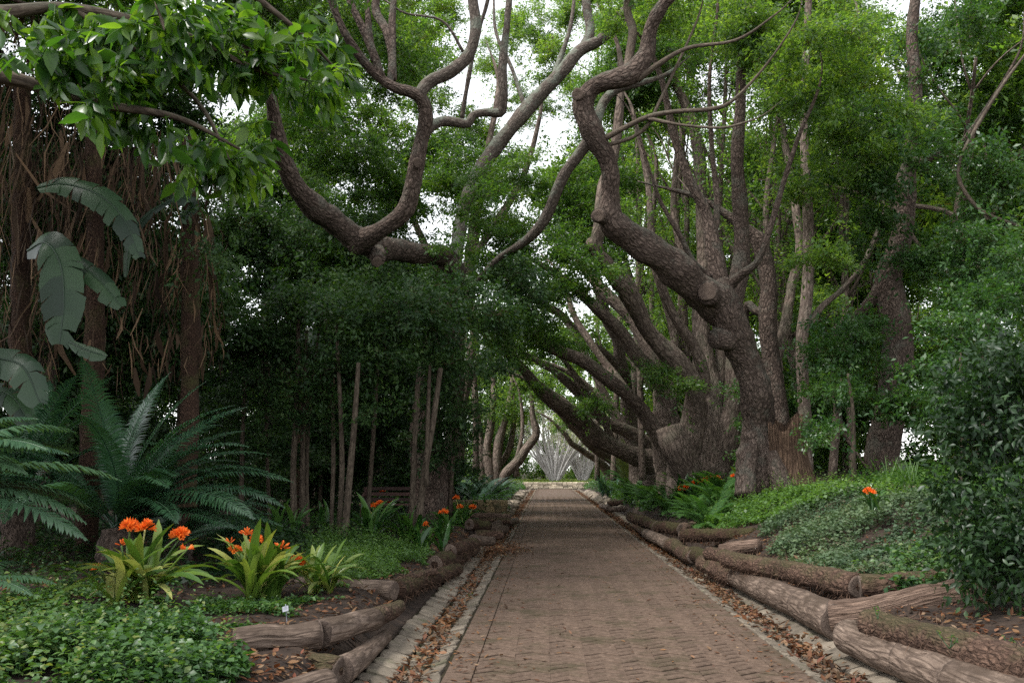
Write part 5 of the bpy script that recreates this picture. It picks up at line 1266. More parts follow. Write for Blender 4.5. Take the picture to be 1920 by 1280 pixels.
def strap_plant(name, label, base, n, L, meshes, fans=3, heads=(), spread=0.12, cat='plant', group=None, low=0.0, scw=1.0):
    base = np.asarray(base, float)
    t = thing(name, label, cat, base, group)
    fa = rng.uniform(0, 3.14, fans)
    for i in range(n):
        f = int(rng.integers(fans))
        az_ = fa[f] + (math.pi if rng.uniform() < .5 else 0) + rng.normal() * .5
        k = int(np.clip(rng.normal() * 2.2 + (len(meshes) - 1) * (.5 + low), 0, len(meshes) - 1))
        l = L * rng.uniform(.7, 1.12)
        off = np.array([math.cos(fa[f] * 2.1 + f * 2.2), math.sin(fa[f] * 2.1 + f * 2.2), 0]) * spread * (f / max(1, fans - 1)) + rng.normal(size=3) * [.02, .02, 0]
        put('leaf', meshes[k], t, off, (rng.normal() * .12, 0, az_), (l, l * scw * rng.uniform(.8, 1.15), l))
    for (tx, ty, tz, sz, nn, bd) in heads:
        top = np.array([tx, ty, tz])
        b0 = base + (top - base) * 0.12; b0[2] = base[2]
        flower_head(t, b0, top, sz, nn, bd)
    return t
def H(px, py, Y, sz=.065, n=15, bd=False):
    p = P(px, py, Y); return (*p, sz, n, bd)
# the two sunlit clumps in front plus a smaller one
b = on(248, 1128)
strap_plant('clivia', 'orange flowering clivia clump with arching yellow green leaves before the cycad', b, 74, .74, ST_CL, 5,
            [H(243, 990, b[1], .075, 14), H(272, 992, b[1], .075, 14), H(338, 1008, b[1] + .15, .08, 18), H(228, 1022, b[1], .06, 9, True), H(183, 1068, b[1], .05, 8), H(350, 1030, b[1], .05, 4)], .34, low=.12)
b = on(478, 1128)
strap_plant('clivia', 'large variegated clivia clump with budding orange heads behind the plant label', b, 84, .8, ST_CL, 5,
            [H(462, 1003, b[1], .075, 12, True), H(478, 1015, b[1] + .1, .07, 12), H(432, 1018, b[1], .06, 8, True), H(528, 1028, b[1], .085, 16, True), H(440, 1035, b[1], .06, 8)], .3, low=.02)
b = on(592, 1112)
strap_plant('clivia', 'small clivia with pale striped leaves beside the smooth pale log', b, 50, .56, ST_CL, 4, [H(556, 1056, b[1], .07, 14)], .22, low=.15)
# mid ground clumps on the left
DKL = [(838, 1012, .62, 40, 'glossy clivia clump with three orange heads above the shaggy logs', [(778, 990), (832, 962), (795, 985)]),
       (872, 985, .62, 40, 'clivia clump with orange heads leaning over the fat dark log', [(886, 952), (862, 952), (855, 935)]),
       (805, 978, .6, 36, 'clivia clump with bright orange heads at the foot of the forked tree', [(808, 945), (815, 918), (822, 928)]),
       (705, 985, .6, 36, 'clivia clump in shade with two orange heads near the pale twin stems', [(700, 950), (690, 952), (712, 945)]),
       (735, 962, .6, 30, 'shaded clivia clump in front of the brown bench with one orange head', [(716, 922), (728, 942)]),
       (615, 958, .6, 26, 'deep shade clivia with a single orange head among stems', [(612, 925)]),
       (905, 930, .6, 26, 'clivia clump with small orange heads left of the mossy wall', [(868, 922), (885, 928)])]
for px, py, L, n, lab, hd in DKL:
    b = on(px, py)
    strap_plant('clivia', lab, b, n, L, ST_DK, 4, [H(x, y, b[1] - .1, .075, 12) for x, y in hd], .28)
for px, py, L, n, lab in [(520, 1012, .75, 22, 'broad leaved dark strap plant behind the large variegated clivia'), (690, 1015, .85, 26, 'tall arching strap leaved plant at the edge of the lime green patch'),
                          (765, 1022, .7, 34, 'dark strap leaved plant trailing over the shaggy log'), (800, 1035, .5, 26, 'low strap leaved plant hanging over the thin dark plank'), (600, 990, .6, 22, 'dark strap leaved plant between the two slender tree clumps')]:
    strap_plant('strap_plant', lab, on(px, py), n, L, ST_DK, 3, (), .25, scw=1.25)
b = on(848, 960); b[2] += .0
t = strap_plant('dragon_plant', 'upright strap leaved plant on a short stem rising above orange flowers', b + [0, 0, .75], 30, .75, ST_DK, 3, (), .05, low=.1, scw=1.3)
m_ = MB(); tube(m_, [b - [0, 0, .1], b + [.03, 0, .4], b + [0, 0, .85]], [.06, .05, .05], 10, .1, .08); m_.build('stem', M['bark_stem'], t)
# right bank
b = on(1535, 905)
strap_plant('agapanthus', 'large dark strap leaved clump at the foot of the broken stub', b, 120, 1.0, ST_NA, 7, (), .75, scw=1.1)
b = on(1640, 955)
strap_plant('clivia', 'small clivia with one orange head alone among the pale ground cover', b, 26, .36, ST_DK, 3, [H(1630, 926, b[1], .07, 16)], .15)
for px, py, lab, hd in [(1290, 938, 'clivia clump with a row of orange heads amid the ferns', [(1285, 916), (1278, 918), (1302, 909), (1312, 905)]), (1335, 928, 'clivia clump with orange heads by the swollen tree base', [(1330, 899), (1343, 898), (1322, 903), (1348, 904)]), (1390, 920, 'dark clivia with one orange head against the big leaning trunk', [(1377, 896)])]:
    b = on(px, py)
    strap_plant('clivia', lab, b, 40, .75, ST_DK, 4, [H(x, y, b[1] - .2, .09, 12) for x, y in hd], .4)
b = on(1178, 915)
strap_plant('agave', 'grey blue spiky plant at the foot of the low leaning tree', b, 22, 1.7, ST_BL, 2, (), .05, scw=1.2)
for px, py, lab in [(1125, 922, 'spidery blue green strap plant near the pale stub log'), (1145, 930, 'blue green strap plant above the brown log beyond the gap')]:
    strap_plant('strap_plant', lab, on(px, py), 40, 1.1, ST_BL, 3, (), .4)
for px, py, lab in [(1690, 925, 'tuft of bright grassy leaves beside the small lone clivia'), (1625, 905, 'tuft of grassy green leaves right of the dark strap clump')]:
    strap_plant('grass_tuft', lab, on(px, py), 60, .7, strap_set('leaf', M['lf_lime'], .022, 6), 5, (), .4)

# ================================================================== cycads and ferns (fronds are parts)
def frond_mesh(name, mat, L, e0, e1, pairs, ll, lw, fwd=.35, vee=.35, droop=.25, seed=0, rr=.012, bare=.12, prof=None):
    r = np.random.default_rng(seed)
    n = 26
    s = np.linspace(0, 1, n)
    el = e0 + (e1 - e0) * s ** 1.2
    x = np.concatenate([[0], np.cumsum(np.cos(el[:-1]) * L / (n - 1))]); z = np.concatenate([[0], np.cumsum(np.sin(el[:-1]) * L / (n - 1))])
    y = .05 * L * np.sin(s * 2 + r.uniform(0, 6)) * s
    p = np.stack([x, y, z], -1)
    m_ = MB()
    tube(m_, p, np.linspace(rr, rr * .3, n), 5, .1, 0, cap=False, smooth_path=False, rnd=.9)
    ss = np.linspace(bare, .995, pairs)
    V, Q, c = [], [], 0
    for a in ss:
        pc = np.array([np.interp(a, s, x), np.interp(a, s, y), np.interp(a, s, z)])
        e = np.interp(a, s, el)
        tg = np.array([math.cos(e), 0, math.sin(e)]); nn = np.array([-math.sin(e), 0, math.cos(e)])
        q = (a - bare) / (1 - bare)
        ln = ll * (prof(q) if prof else max(.12, math.sin(math.pi * min(1, .12 + .9 * q)) ** .55)) * r.uniform(.92, 1.06)
        for sg in (-1, 1):
            d = nrm(np.array([0, sg, 0]) + tg * (fwd + .5 * q * q) + nn * vee + r.normal(size=3) * .05)
            wv = nrm(np.cross(nn, d)); 
            m1 = pc + d * ln * .5 + np.array([0, 0, .02 * ln]); tp = pc + d * ln - np.array([0, 0, droop * ln])
            V += [pc + wv * lw * .35, pc - wv * lw * .35, m1 - wv * lw * .55, m1 + wv * lw * .55, tp]
            Q.append(([c, c + 1, c + 2, c + 3], [c + 3, c + 2, c + 4])); c += 5
    m_.add(np.array(V), [q_[0] for q_ in Q], [q_[1] for q_ in Q], np.repeat(r.uniform(0, .5, c // 5), 5))
    return m_.mesh(name, mat)
def rosette(name, label, base, meshes, n, scale, cat, group=None, trunk=None, azs=None, incl=.12, els=None):
    base = np.asarray(base, float)
    t = thing(name, label, cat, base, group)
    h = 0
    if trunk:
        m_ = MB(); h = trunk[0]
        tube(m_, [base - [0, 0, .15], base + [0, 0, h * .5], base + [0, 0, h]], [trunk[1] * 1.1, trunk[1], trunk[1] * .85], 18, .06, .08, 8, .12, 20)
        m_.build('trunk', M['bark'], t)
    for i in range(n):
        a = (i * 2.39996 + rng.normal() * .2) if azs is None else azs[i % len(azs)]
        k = i % len(meshes) if els is None else els[i % len(els)]
        l = scale * rng.uniform(.85, 1.1)
        put('frond', meshes[k], t, (rng.normal() * .03, rng.normal() * .03, h), (rng.normal() * incl, rng.normal() * .08, a), (l, l, l))
    return t
CY = [frond_mesh('frond', M['lf_cycad'], 2.2, R(e0), R(e1), 52, .29, .027, .4, .22, .25, k) for k, (e0, e1) in enumerate([(80, 35), (66, 8), (55, -15), (42, -28), (30, -35), (18, -30)])]
CYB = [frond_mesh('frond', M['lf_cycad_b'], 1.7, R(e0), R(e1), 44, .28, .042, .4, .12, .3, 20 + k) for k, (e0, e1) in enumerate([(60, -15), (42, -28), (26, -35), (10, -40)])]
FN = [frond_mesh('frond', M['lf_fern'], 1.0, R(e0), R(e1), 40, .17, .02, .3, .05, .15, 40 + k, .006, .08) for k, (e0, e1) in enumerate([(72, 10), (58, -10), (45, -25), (30, -30)])]
BF = [frond_mesh('frond', M['lf_bluefern'], 1.0, R(e0), R(e1), 36, .16, .022, .3, .2, .15, 60 + k, .007, .08) for k, (e0, e1) in enumerate([(72, 20), (58, -5), (45, -25), (28, -30)])]
b = P(215, 1060, 12.2); b[2] = T(b[0], b[1])
rosette('cycad', 'huge dark glossy cycad with arching feathery fronds behind the front clivias', b, CY, 36, 1.0, 'cycad', trunk=(.45, .22), azs=[-.1, .35, -.5, .75, .1, 1.2, -.9, 2.2, 3.0, -1.6, -2.4, .55, -.3], els=[3, 2, 4, 1, 2, 0, 3, 1, 2, 4, 3, 1, 2, 5, 0])
b2 = P(330, 1075, 13.6); b2[2] = T(b2[0], b2[1])
rosette('cycad', 'lower dark cycad spreading fronds between the two big clivia clumps', b2, CY[2:], 16, .72, 'cycad', trunk=(.25, .18))
b3 = P(-190, 1010, 8.4); b3[2] = T(b3[0], b3[1])
rosette('cycad', 'grey green cycad at the frame of the bed with broad stiff leaflets', b3 + [0, 0, .1], CYB, 18, 1.0, 'cycad', trunk=(.75, .2), azs=[0.05, -.35, .45, -.8, .9, 1.5, -1.4, 2.2, 3.0, -2.2, .2, -.15])
b4 = P(60, 1180, 7.6); b4[2] = T(b4[0], b4[1])
rosette('cycad', 'small low cycad with drooping fronds beside the nettle like ground cover', b4 + [-.9, 0, 0], CYB[1:], 10, .7, 'cycad', trunk=(.1, .12), azs=[.1, -.4, .6, 1.2, -1.0, 2.4, -2.3, .3])
b5 = on(1745, 905); 
rosette('cycad', 'silvery fronded cycad half hidden by the dark glossy shrub', b5, BF, 14, .95, 'cycad', trunk=(.3, .12))
b6 = on(835, 955)
rosette('cycad', 'blue grey cycad behind the upright strap leaved plant', b6 + [0, 1.5, 0], BF, 24, 1.35, 'cycad', trunk=(.5, .15))
b7 = P(30, 1000, 13); b7[2] = T(b7[0], b7[1])
rosette('cycad', 'dark cycad in deep shade under the torn paddle leaves', b7, CY, 22, .95, 'cycad', trunk=(.6, .2))
b7 = P(420, 1030, 15.5); b7[2] = T(b7[0], b7[1])
rosette('cycad', 'blue sheened cycad low in shade between clivias and slender stems', b7, BF, 22, 1.0, 'cycad', trunk=(.1, .15))
# ferns
k = 0
for (x, y) in [(2.75, 23), (3.1, 22.2), (3.4, 23.6), (2.8, 24.6), (3.3, 25.4), (2.7, 26.5), (3.1, 27.4), (2.75, 28.6), (3.3, 29.2), (2.8, 30.6), (3.2, 31.8), (2.7, 33), (3.1, 34.4), (2.75, 36), (3.1, 37.8), (2.7, 39.5), (3.0, 41.5), (2.65, 20.6), (3.9, 25.2), (3.8, 28), (2.75, 44), (2.9, 47)]:
    rosette('fern', 'feathery green fern on the bank below the leaning trees', (x, y, T(x, y)), FN, 20, .95 * rng.uniform(.8, 1.15), 'fern', 'ferns on the tree bank')
for (x, y) in [(-2.9, 33.5), (-3.4, 35), (-2.8, 36.5), (-3.5, 38), (-2.9, 40), (-3.3, 42), (-2.8, 44), (-3.2, 47), (-2.9, 50), (-3.3, 54), (-4.0, 36), (-4.2, 41), (-4, 46)]:
    rosette('fern', 'blue green fern on the bed above the mossy stone wall', (x, y, T(x, y)), BF, 18, 1.25 * rng.uniform(.8, 1.15), 'fern', 'ferns above the stone wall')
for px, py in [(838, 990), (925, 985)]:
    rosette('fern', 'small bright fern tucked among the left hand logs', on(px, py), FN, 16, .6, 'fern', 'ferns among the left logs')

# ================================================================== banana like plants with hanging dead leaves
def blade(mb, spec, W, seed=0, tear=.16, rnd=0.3, face=None, k=None):
    """torn paddle leaf along a px path (px,py,Y); side strips droop separately"""
    r = np.random.default_rng(seed)
    pts = np.array([P(*s_) for s_ in spec])
    p, _ = catmull(pts, np.ones(len(pts)), .045)
    t, _, _ = frames(p)
    n = len(p)
    s = np.linspace(0, 1, n)
    nv = nrm(np.array(face if face is not None else [0.15, -1.0, .5]))
    side = nrm(np.cross(t, nv))
    wd = W * np.clip(np.sin(np.pi * (0.06 + .9 * s)) ** .5, .05, 1)
    tube(mb, p, np.linspace(.02, .006, n), 6, .1, 0, cap=False, smooth_path=False, rnd=.95)
    for sg in (-1, 1):
        ang = r.normal() * tear * .4; dr = r.uniform(.02, .1)
        i = 0
        while i < n - 1:
            m = min(n - 1, i + int(r.integers(2, 9)))
            idx = np.arange(i, m + 1)
            d = nrm(side[idx] * sg + t[idx] * (.3 + ang) + nv * r.normal() * tear * .5)
            wv = wd[idx][:, None] * (1 - (.25 * r.uniform() if r.uniform() < .3 else 0)) * r.uniform(.96, 1.03, (len(idx), 1))
            sq = np.linspace(0, 1, len(idx))[:, None] - .5
            f_ = p[idx] + d * wv * .5 + nv * wv * .06
            g_ = p[idx] + d * wv - np.array([0, 0, 1.0]) * dr * wv * 2.2 - t[idx] * sq * (m - i) * .006
            k_ = len(idx)
            V = np.vstack([p[idx], f_, g_])
            Q = [[a * k_ + q_, a * k_ + q_ + 1, (a + 1) * k_ + q_ + 1, (a + 1) * k_ + q_] for a in range(2) for q_ in range(k_ - 1)]
            mb.add(V, Q, None, np.clip(rnd + r.uniform(-.25, .25), 0, 1))
            if r.uniform() < .55: ang = r.normal() * tear; dr = r.uniform(.02, .2)
            i = m
def banana(label, px, Yd, top, leaves, dead, seed, widths=.2):
    b = P(px, 1000, Yd); b[2] = T(b[0], b[1])
    t = thing('banana_plant', label, 'plant', b)
    m_ = MB(); tp = P(px + 10, top, Yd)
    tube(m_, [b - [0, 0, .2], b * .6 + tp * .4 + [.05, 0, 0], tp], [.16, .14, .12], 16, .12, .08, 6, .06, 20, seed)
    m_.build('trunk', M['log_fibre'], t)
    for i, (sp, W) in enumerate(leaves):
        m_ = MB(); blade(m_, sp, W, seed * 10 + i)
        m_.build('leaf', M['lf_strel'], t)
    m_ = MB()
    for (x0, x1, y0, y1, n, ln) in dead:
        n = int(n * .85)
        px_ = rng.uniform(x0, x1, n); py_ = rng.uniform(y0, y1, n)
        for a, c in zip(px_, py_):
            q = P(a, c, Yd + rng.normal() * .35)
            L_ = ln * rng.uniform(.25, 1.0); w_ = rng.uniform(.006, .03) if rng.uniform() < .9 else rng.uniform(.05, .1)
            d1 = nrm(np.array([rng.normal() * .25, rng.normal() * .25, -1])); d2 = nrm(d1 + rng.normal(size=3) * .3 + np.array([0, 0, -.3]))
            sd_ = nrm(np.cross(d1, [rng.normal() * .6, -1, rng.normal() * .3])) * w_ / 2
            q1 = q + d1 * L_ * .5; q2 = q1 + d2 * L_ * .5
            m_.add([q - sd_ * .4, q + sd_ * .4, q1 + sd_, q1 - sd_, q2 + sd_ * .3, q2 - sd_ * .3], [[0, 1, 2, 3], [3, 2, 4, 5]], None, rng.uniform(0, 1))
    m_.build('dead_leaves', M['lf_dead'], t, kind='stuff')
    return t
Y_ = 13.2
banana('banana like plant with torn drooping dark leaves and brown dead fronds', 165, 14, 250,
       [([(70, 352, Y_), (120, 345, Y_), (185, 365, Y_ - .1), (232, 410, Y_ - .2), (262, 482, Y_ - .3)], .2),
        ([(52, 470, Y_), (85, 455, Y_ - .2), (112, 490, Y_ - .3), (120, 560, Y_ - .4), (112, 645, Y_ - .5)], .3),
        ([(95, 470, Y_ + .1), (140, 490, Y_), (190, 530, Y_ - .1), (228, 575, Y_ - .2)], .2),
        ([(235, 520, Y_ + .4), (245, 450, Y_ + .4), (280, 400, Y_ + .4), (330, 370, Y_ + .4)], .07)],
       [(20, 330, 240, 330, 260, 1.2), (120, 300, 330, 560, 240, .7), (150, 330, 560, 700, 110, .6)], 3)
banana('banana like plant hung with a thick brown curtain, broad leaf low down', 30, 14.2, 150,
       [([(-60, 670, 11.5), (0, 672, 11.4), (45, 690, 11.3), (75, 755, 11.2)], .22), ([(-40, 730, 11.8), (20, 740, 11.7), (60, 800, 11.6)], .16), ([(130, 640, 12.6), (160, 655, 12.5), (200, 668, 12.4)], .1)],
       [(-60, 150, 180, 420, 300, 1.3), (-40, 110, 420, 680, 260, .9), (-60, 220, 0, 160, 300, 1.2)], 4)
banana('slimmer banana like plant with rusty dead leaves behind the near branch', 345, 15, 260,
       [([(330, 420, 14.8), (360, 380, 14.6), (300, 360, 14.5)], .14)],
       [(240, 400, 260, 420, 170, .8), (300, 400, 420, 560, 160, .8), (300, 420, 560, 680, 90, .6)], 5)
banana('banana like plant in shade behind the slender stems with dead leaves', 560, 24.5, 640,
       [([(540, 640, 23.5), (580, 630, 23.4), (620, 670, 23.3)], .3)], [(480, 640, 620, 700, 120, 1.2)], 6)

# ================================================================== ground cover
def cover(name, label, region, n, hfun, L, W, mat, full=False, k=1, cat='ground cover', ragged=.25, seed=0, dens=0.0):
    """region: list of (px,py) polygon corners on the bed; leaves stand at varying heights"""
    poly = np.array([on(a, b_)[:2] for a, b_ in region]) if region[0][0] > 30 or region[0][0] < -30 else np.array(region, float)
    lo, hi = poly.min(0) - .1, poly.max(0) + .1
    pts = rng.uniform(lo, hi, (n * 5, 2))
    x, y = pts[:, 0], pts[:, 1]
    ins = np.zeros(len(x), bool)
    j = len(poly) - 1
    xw = x + ragged * vn(np.stack([x, y, 0 * x], -1), 2.5, 1); yw = y + ragged * vn(np.stack([x, y, 0 * x], -1), 2.5, 5)
    for i in range(len(poly)):
        a, c = poly[i], poly[j]
        cond = ((a[1] > yw) != (c[1] > yw)) & (xw < (c[0] - a[0]) * (yw - a[1]) / (c[1] - a[1] + 1e-9) + a[0])
        ins ^= cond; j = i
    ins &= vn(np.stack([x, y, 0 * x], -1), 4.0, 6) > dens - 1.2
    ins &= (np.abs(x) > 2.38)
    x, y = x[ins][:n], y[ins][:n]
    n = len(x)
    h = hfun * (0.5 + 0.5 * vn(np.stack([x, y, 0 * x], -1), 3.0, 2)) * rng.uniform(.75, 1.25, n)
    z = terrain(x, y) + np.maximum(h, .02) * rng.uniform(.1, 1.0, n) ** .8
    a = rdir(n); a[:, 2] = a[:, 2] * .3 - .1
    nn = np.array([0, 0, 1.0]) + rng.normal(size=(n, 3)) * .38
    l = L * rng.uniform(.4, 1.6, n)
    m_ = MB()
    (leaves_mid if full else leaves_quad)(m_, np.stack([x, y, z], -1), nrm(a), nn, l, l * W / L, np.clip(rng.uniform(0, .75, n) + .25 * vn(np.stack([x, y, z], -1), 1.5, 3), 0, 1))
    # taller sprouts with leaves up the stem
    ns = n // 70
    js = rng.integers(0, n, ns)
    kq = 9
    f = np.tile(np.linspace(.3, 1, kq), ns)
    bx, by = np.repeat(x[js], kq), np.repeat(y[js], kq)
    hh = np.repeat(hfun * rng.uniform(.7, 1.5, ns), kq)
    lx, ly = np.repeat(rng.normal(size=ns) * .25, kq), np.repeat(rng.normal(size=ns) * .25, kq)
    sp = np.stack([bx + lx * hh * f, by + ly * hh * f, terrain(bx, by) + hh * f], -1)
    sa = rdir(ns * kq); sa[:, 2] = sa[:, 2] * .3 + .1
    sl = L * rng.uniform(.6, 1.3, ns * kq) * (1.25 - .6 * f)
    (leaves_mid if full else leaves_quad)(m_, sp, nrm(sa), np.array([0, 0, 1.0]) + rng.normal(size=(ns * kq, 3)) * .3, sl, sl * W / L, rng.uniform(.2, .94, ns * kq))
    # thin stalks
    ns = n // 5
    st = np.stack([x[:ns], y[:ns], terrain(x[:ns], y[:ns])], -1)
    leaves_quad(m_, st, np.stack([x[:ns], y[:ns], z[:ns]], -1) - st + 1e-3, rdir(ns), z[:ns] - st[:, 2] + .01, np.full(ns, .005), rng.uniform(0, .3, ns))
    o = m_.build(name, M[mat])
    return tag(o, label, cat, kind='stuff')
cover('ground_cover', 'nettle like green ground cover in front of the split pale log', [(-60, 1165), (120, 1180), (300, 1185), (420, 1200), (500, 1250), (505, 1330), (300, 1400), (-60, 1400)], 16000, .36, .05, .036, 'lf_cover', True, dens=.75)
cover('ground_cover', 'fine lime green ground cover behind the smooth pale log', [(585, 1075), (600, 1025), (700, 1015), (800, 1030), (812, 1065), (770, 1092), (650, 1100), (600, 1098)], 22000, .28, .035, .026, 'lf_lime')
cover('ground_cover', 'patchy low weeds over the soil round the clivia clumps', [(-40, 1150), (150, 1090), (400, 1120), (560, 1130), (650, 1120), (560, 1170), (430, 1190), (200, 1190)], 6000, .11, .045, .03, 'lf_cover', True, dens=1.15)
cover('ground_cover', 'blue green leafy ground cover behind the long mossy log', [(2.6, 10.4), (2.6, 15), (3.2, 18), (5.5, 17), (6.8, 13.5), (5.2, 10.5), (3.5, 9.8)], 36000, .2, .05, .036, 'lf_blue', dens=.5)
cover('ground_cover', 'dark blue green broad leaved patch above the bark log', [(2.75, 9.9), (2.8, 11.2), (3.8, 11.8), (4.6, 11), (4.4, 9.9), (3.4, 9.5)], 5500, .26, .06, .044, 'lf_cover', True, dens=.6)
cover('ground_cover', 'bright green clover like ground cover under the big leaning tree', [(2.5, 19), (2.5, 24), (3.4, 24), (4.6, 20.8), (8, 19.5), (8, 15.5), (5, 15.8), (3.2, 17)], 36000, .3, .055, .045, 'lf_lime', dens=.5)
cover('ground_cover', 'dark low growth in the shade beneath the left hand stems', [(380, 1040), (420, 985), (560, 960), (700, 955), (860, 945), (890, 960), (780, 1010), (640, 1030), (560, 1060)], 16000, .28, .06, .04, 'lf_dark')
cover('ground_cover', 'green undergrowth along the foot of the leaning trees', [(2.5, 22), (2.45, 60), (5.5, 60), (6.5, 30), (5.5, 22.5)], 34000, .35, .09, .05, 'lf_hedge')
cover('ground_cover', 'dense green undergrowth on the bank below the hedge shrubs', [(5, 16), (5.5, 21), (12, 24), (12, 12), (6, 12.5)], 26000, .45, .08, .05, 'lf_hedge')
cover('ground_cover', 'sparse dark undergrowth round the cycad trunks', [(-4.2, 10.6), (-3.4, 13), (-4.5, 17), (-11, 18), (-11, 10.5), (-6, 9.9)], 15000, .3, .07, .035, 'lf_dark', dens=.8)
# far beds beside the path
for s_, lab, mt in ((-1, 'low greenery along the far left bed', 'lf_hedge'), (1, 'low greenery along the far right bed', 'lf_hedge')):
    n = 14000
    y = rng.uniform(30, 84, n); x = s_ * (2.45 + rng.uniform(0, 1, n) ** 1.5 * 5)
    z = terrain(x, y) + rng.uniform(0, .55, n) * (0.6 + .5 * vn(np.stack([x, y, 0 * x], -1), 1.2, 2))
    m_ = MB(); l = rng.uniform(.1, .2, n)
    leaves_quad(m_, np.stack([x, y, z], -1), rdir(n) * [1, 1, .4], np.array([0, 0, 1.]) + rng.normal(size=(n, 3)) * .4, l, l * .5, rng.uniform(0, 1, n))
    tag(m_.build('ground_cover', M[mt]), lab, 'ground cover', kind='stuff')
# lawn at the end of the path
n = 16000
x = rng.uniform(-16, 18, n); y = rng.uniform(85.6, 104, n)
z = np.full(n, .5) - .02
m_ = MB(); l = rng.uniform(.1, .28, n)
leaves_quad(m_, np.stack([x, y, z], -1), rng.normal(size=(n, 3)) * [.5, .5, 0] + [0, 0, 1], rdir(n), l, l * .2, rng.uniform(0, 1, n))
tag(m_.build('grass', M['lf_grass']), 'pale sunlit grass beyond the end of the path', 'grass', kind='stuff')
#==DETAIL==
# ================================================================== far end: pale stemmed shrubs, low walls, rocks
def stem_shrub(label, px, Yd, n, hgt, wid):
    b = P(px, 890, Yd); b[2] = .45
    t = thing('pale_shrub', label, 'shrub', b)
    tips = []
    for i in range(n):
        a = (i + .5) / n * 2 - 1
        d = nrm(np.array([a * wid, rng.normal() * .25, 1.0]))
        m_ = MB()
        pts = [b + [a * .25, 0, 0], b + d * hgt * .35, b + d * hgt * .7 + rng.normal(size=3) * .12 + [0, 0, .15], b + d * hgt + rng.normal(size=3) * .2 + [0, 0, .3]]
        tube(m_, pts, [.11, .09, .065, .025], 7, .3, .04, seed=i)
        for q in (1, 2):
            grow(m_, pts[q], d + rng.normal(size=3) * .25, hgt * .45, .03, 1, .2, .1, 4, 2, .4, i, tips)
        m_.build('stem', M['pale_stem'], t)
    m_ = MB()
    leaf_tips(m_, tips[::3], k=9, tw=.6, L=.18, W=.075)
    m_.build('crown', M['lf_silver'], t, kind='stuff')
stem_shrub('pale grey many stemmed shrub fanning out beyond the path end', 1040, 90, 26, 6.0, .85)
stem_shrub('second pale grey stemmed shrub right of the widest fan', 1092, 92, 14, 5.4, .7)
# olive bush beside the path
b = np.array([3.4, 46, T(3.4, 46)])
t = thing('olive_bush', 'soft olive green upright bush beside the far path', 'shrub', b)
m_ = MB(); n = 9000
d = rdir(n); p = b + [0, 0, 1.25] + d * (rng.uniform(0, 1, n) ** .45)[:, None] * [.8, .8, 1.25]
leaves_quad(m_, p, d * .5 + [0, 0, .8], rdir(n), rng.uniform(.12, .25, n), np.full(n, .02), rng.uniform(0, 1, n))
m_.build('foliage', M['lf_olive'], t, kind='stuff')
m_ = MB()
for k in range(8): tube(m_, [b + [rng.normal() * .1, rng.normal() * .1, -.1], b + [rng.normal() * .25, rng.normal() * .25, .7], b + [rng.normal() * .4, rng.normal() * .4, 1.5]], [.02, .015, .008], 5, .2)
m_.build('stems', M['bark_thin'], t, kind='stuff')
# low round bush far left tree group
def far_tree(label, stems, crowns, mat='lf_light'):
    x, y, Yd, _ = stems[0][0]
    b = P(x, y, Yd); b[2] = T(b[0], b[1])
    t = thing('multi_stem_tree', label, 'tree', b)
    for i, s_ in enumerate(stems):
        m_ = MB(); limb(m_, [(s_[0][0], s_[0][1] + 25, s_[0][2], s_[0][3] * 1.2)] + s_, seg=14, step=.2, lump=.1, seed=i + 5); m_.build('stem', M['bark_far_lit'], t)
    m_ = MB(); blobs(m_, crowns, 2.2, gap=0.0, k=16, tw=.6, L=.16, W=.07, cden=.35); m_.build('crown', M[mat], t, kind='stuff')
far_tree('many stemmed far tree with upright brown trunks over the blue ferns', [[(918, 890, 50, 9), (912, 840, 50, 8), (920, 790, 50, 7), (925, 720, 50, 5), (915, 650, 50, 4)], [(932, 890, 50, 8), (936, 830, 50, 8), (950, 780, 50, 6), (960, 720, 50, 4)], [(926, 885, 50.5, 6), (950, 850, 50.5, 6), (962, 800, 50.5, 5), (962, 740, 50.5, 4)], [(905, 890, 51, 7), (900, 820, 51, 6), (890, 740, 51, 6), (896, 660, 51, 4)]],
         [(930, 760, 49, 45, 25, 1.6), (965, 780, 50, 35, 30, 1.4), (910, 690, 51, 60, 40, 2), (960, 700, 51, 50, 35, 1.8), (900, 600, 52, 90, 60, 2.2)])
far_tree('far tree with a single elbowed trunk curving toward the path', [[(945, 892, 47, 9), (968, 868, 47, 9), (985, 840, 47, 8), (1000, 822, 47, 8), (1004, 808, 47, 7), (998, 780, 47, 5), (996, 740, 47, 4)], [(968, 868, 47, 5), (974, 840, 47, 4), (980, 810, 47, 4), (978, 760, 47, 3)]],
         [(985, 770, 47, 35, 28, 1.2), (990, 720, 48, 40, 30, 1.4), (960, 730, 48, 40, 30, 1.4)])
far_tree('slanting dark palm like trunk behind the glossy shrub', [[(862, 860, 40, 8), (868, 760, 40, 8), (878, 700, 40, 9), (884, 660, 40, 9), (888, 600, 40, 6)], [(893, 860, 41, 6), (892, 760, 41, 6), (886, 690, 41, 6)]], [(880, 720, 41, 45, 30, 1.2), (900, 650, 41, 50, 35, 1.4)])
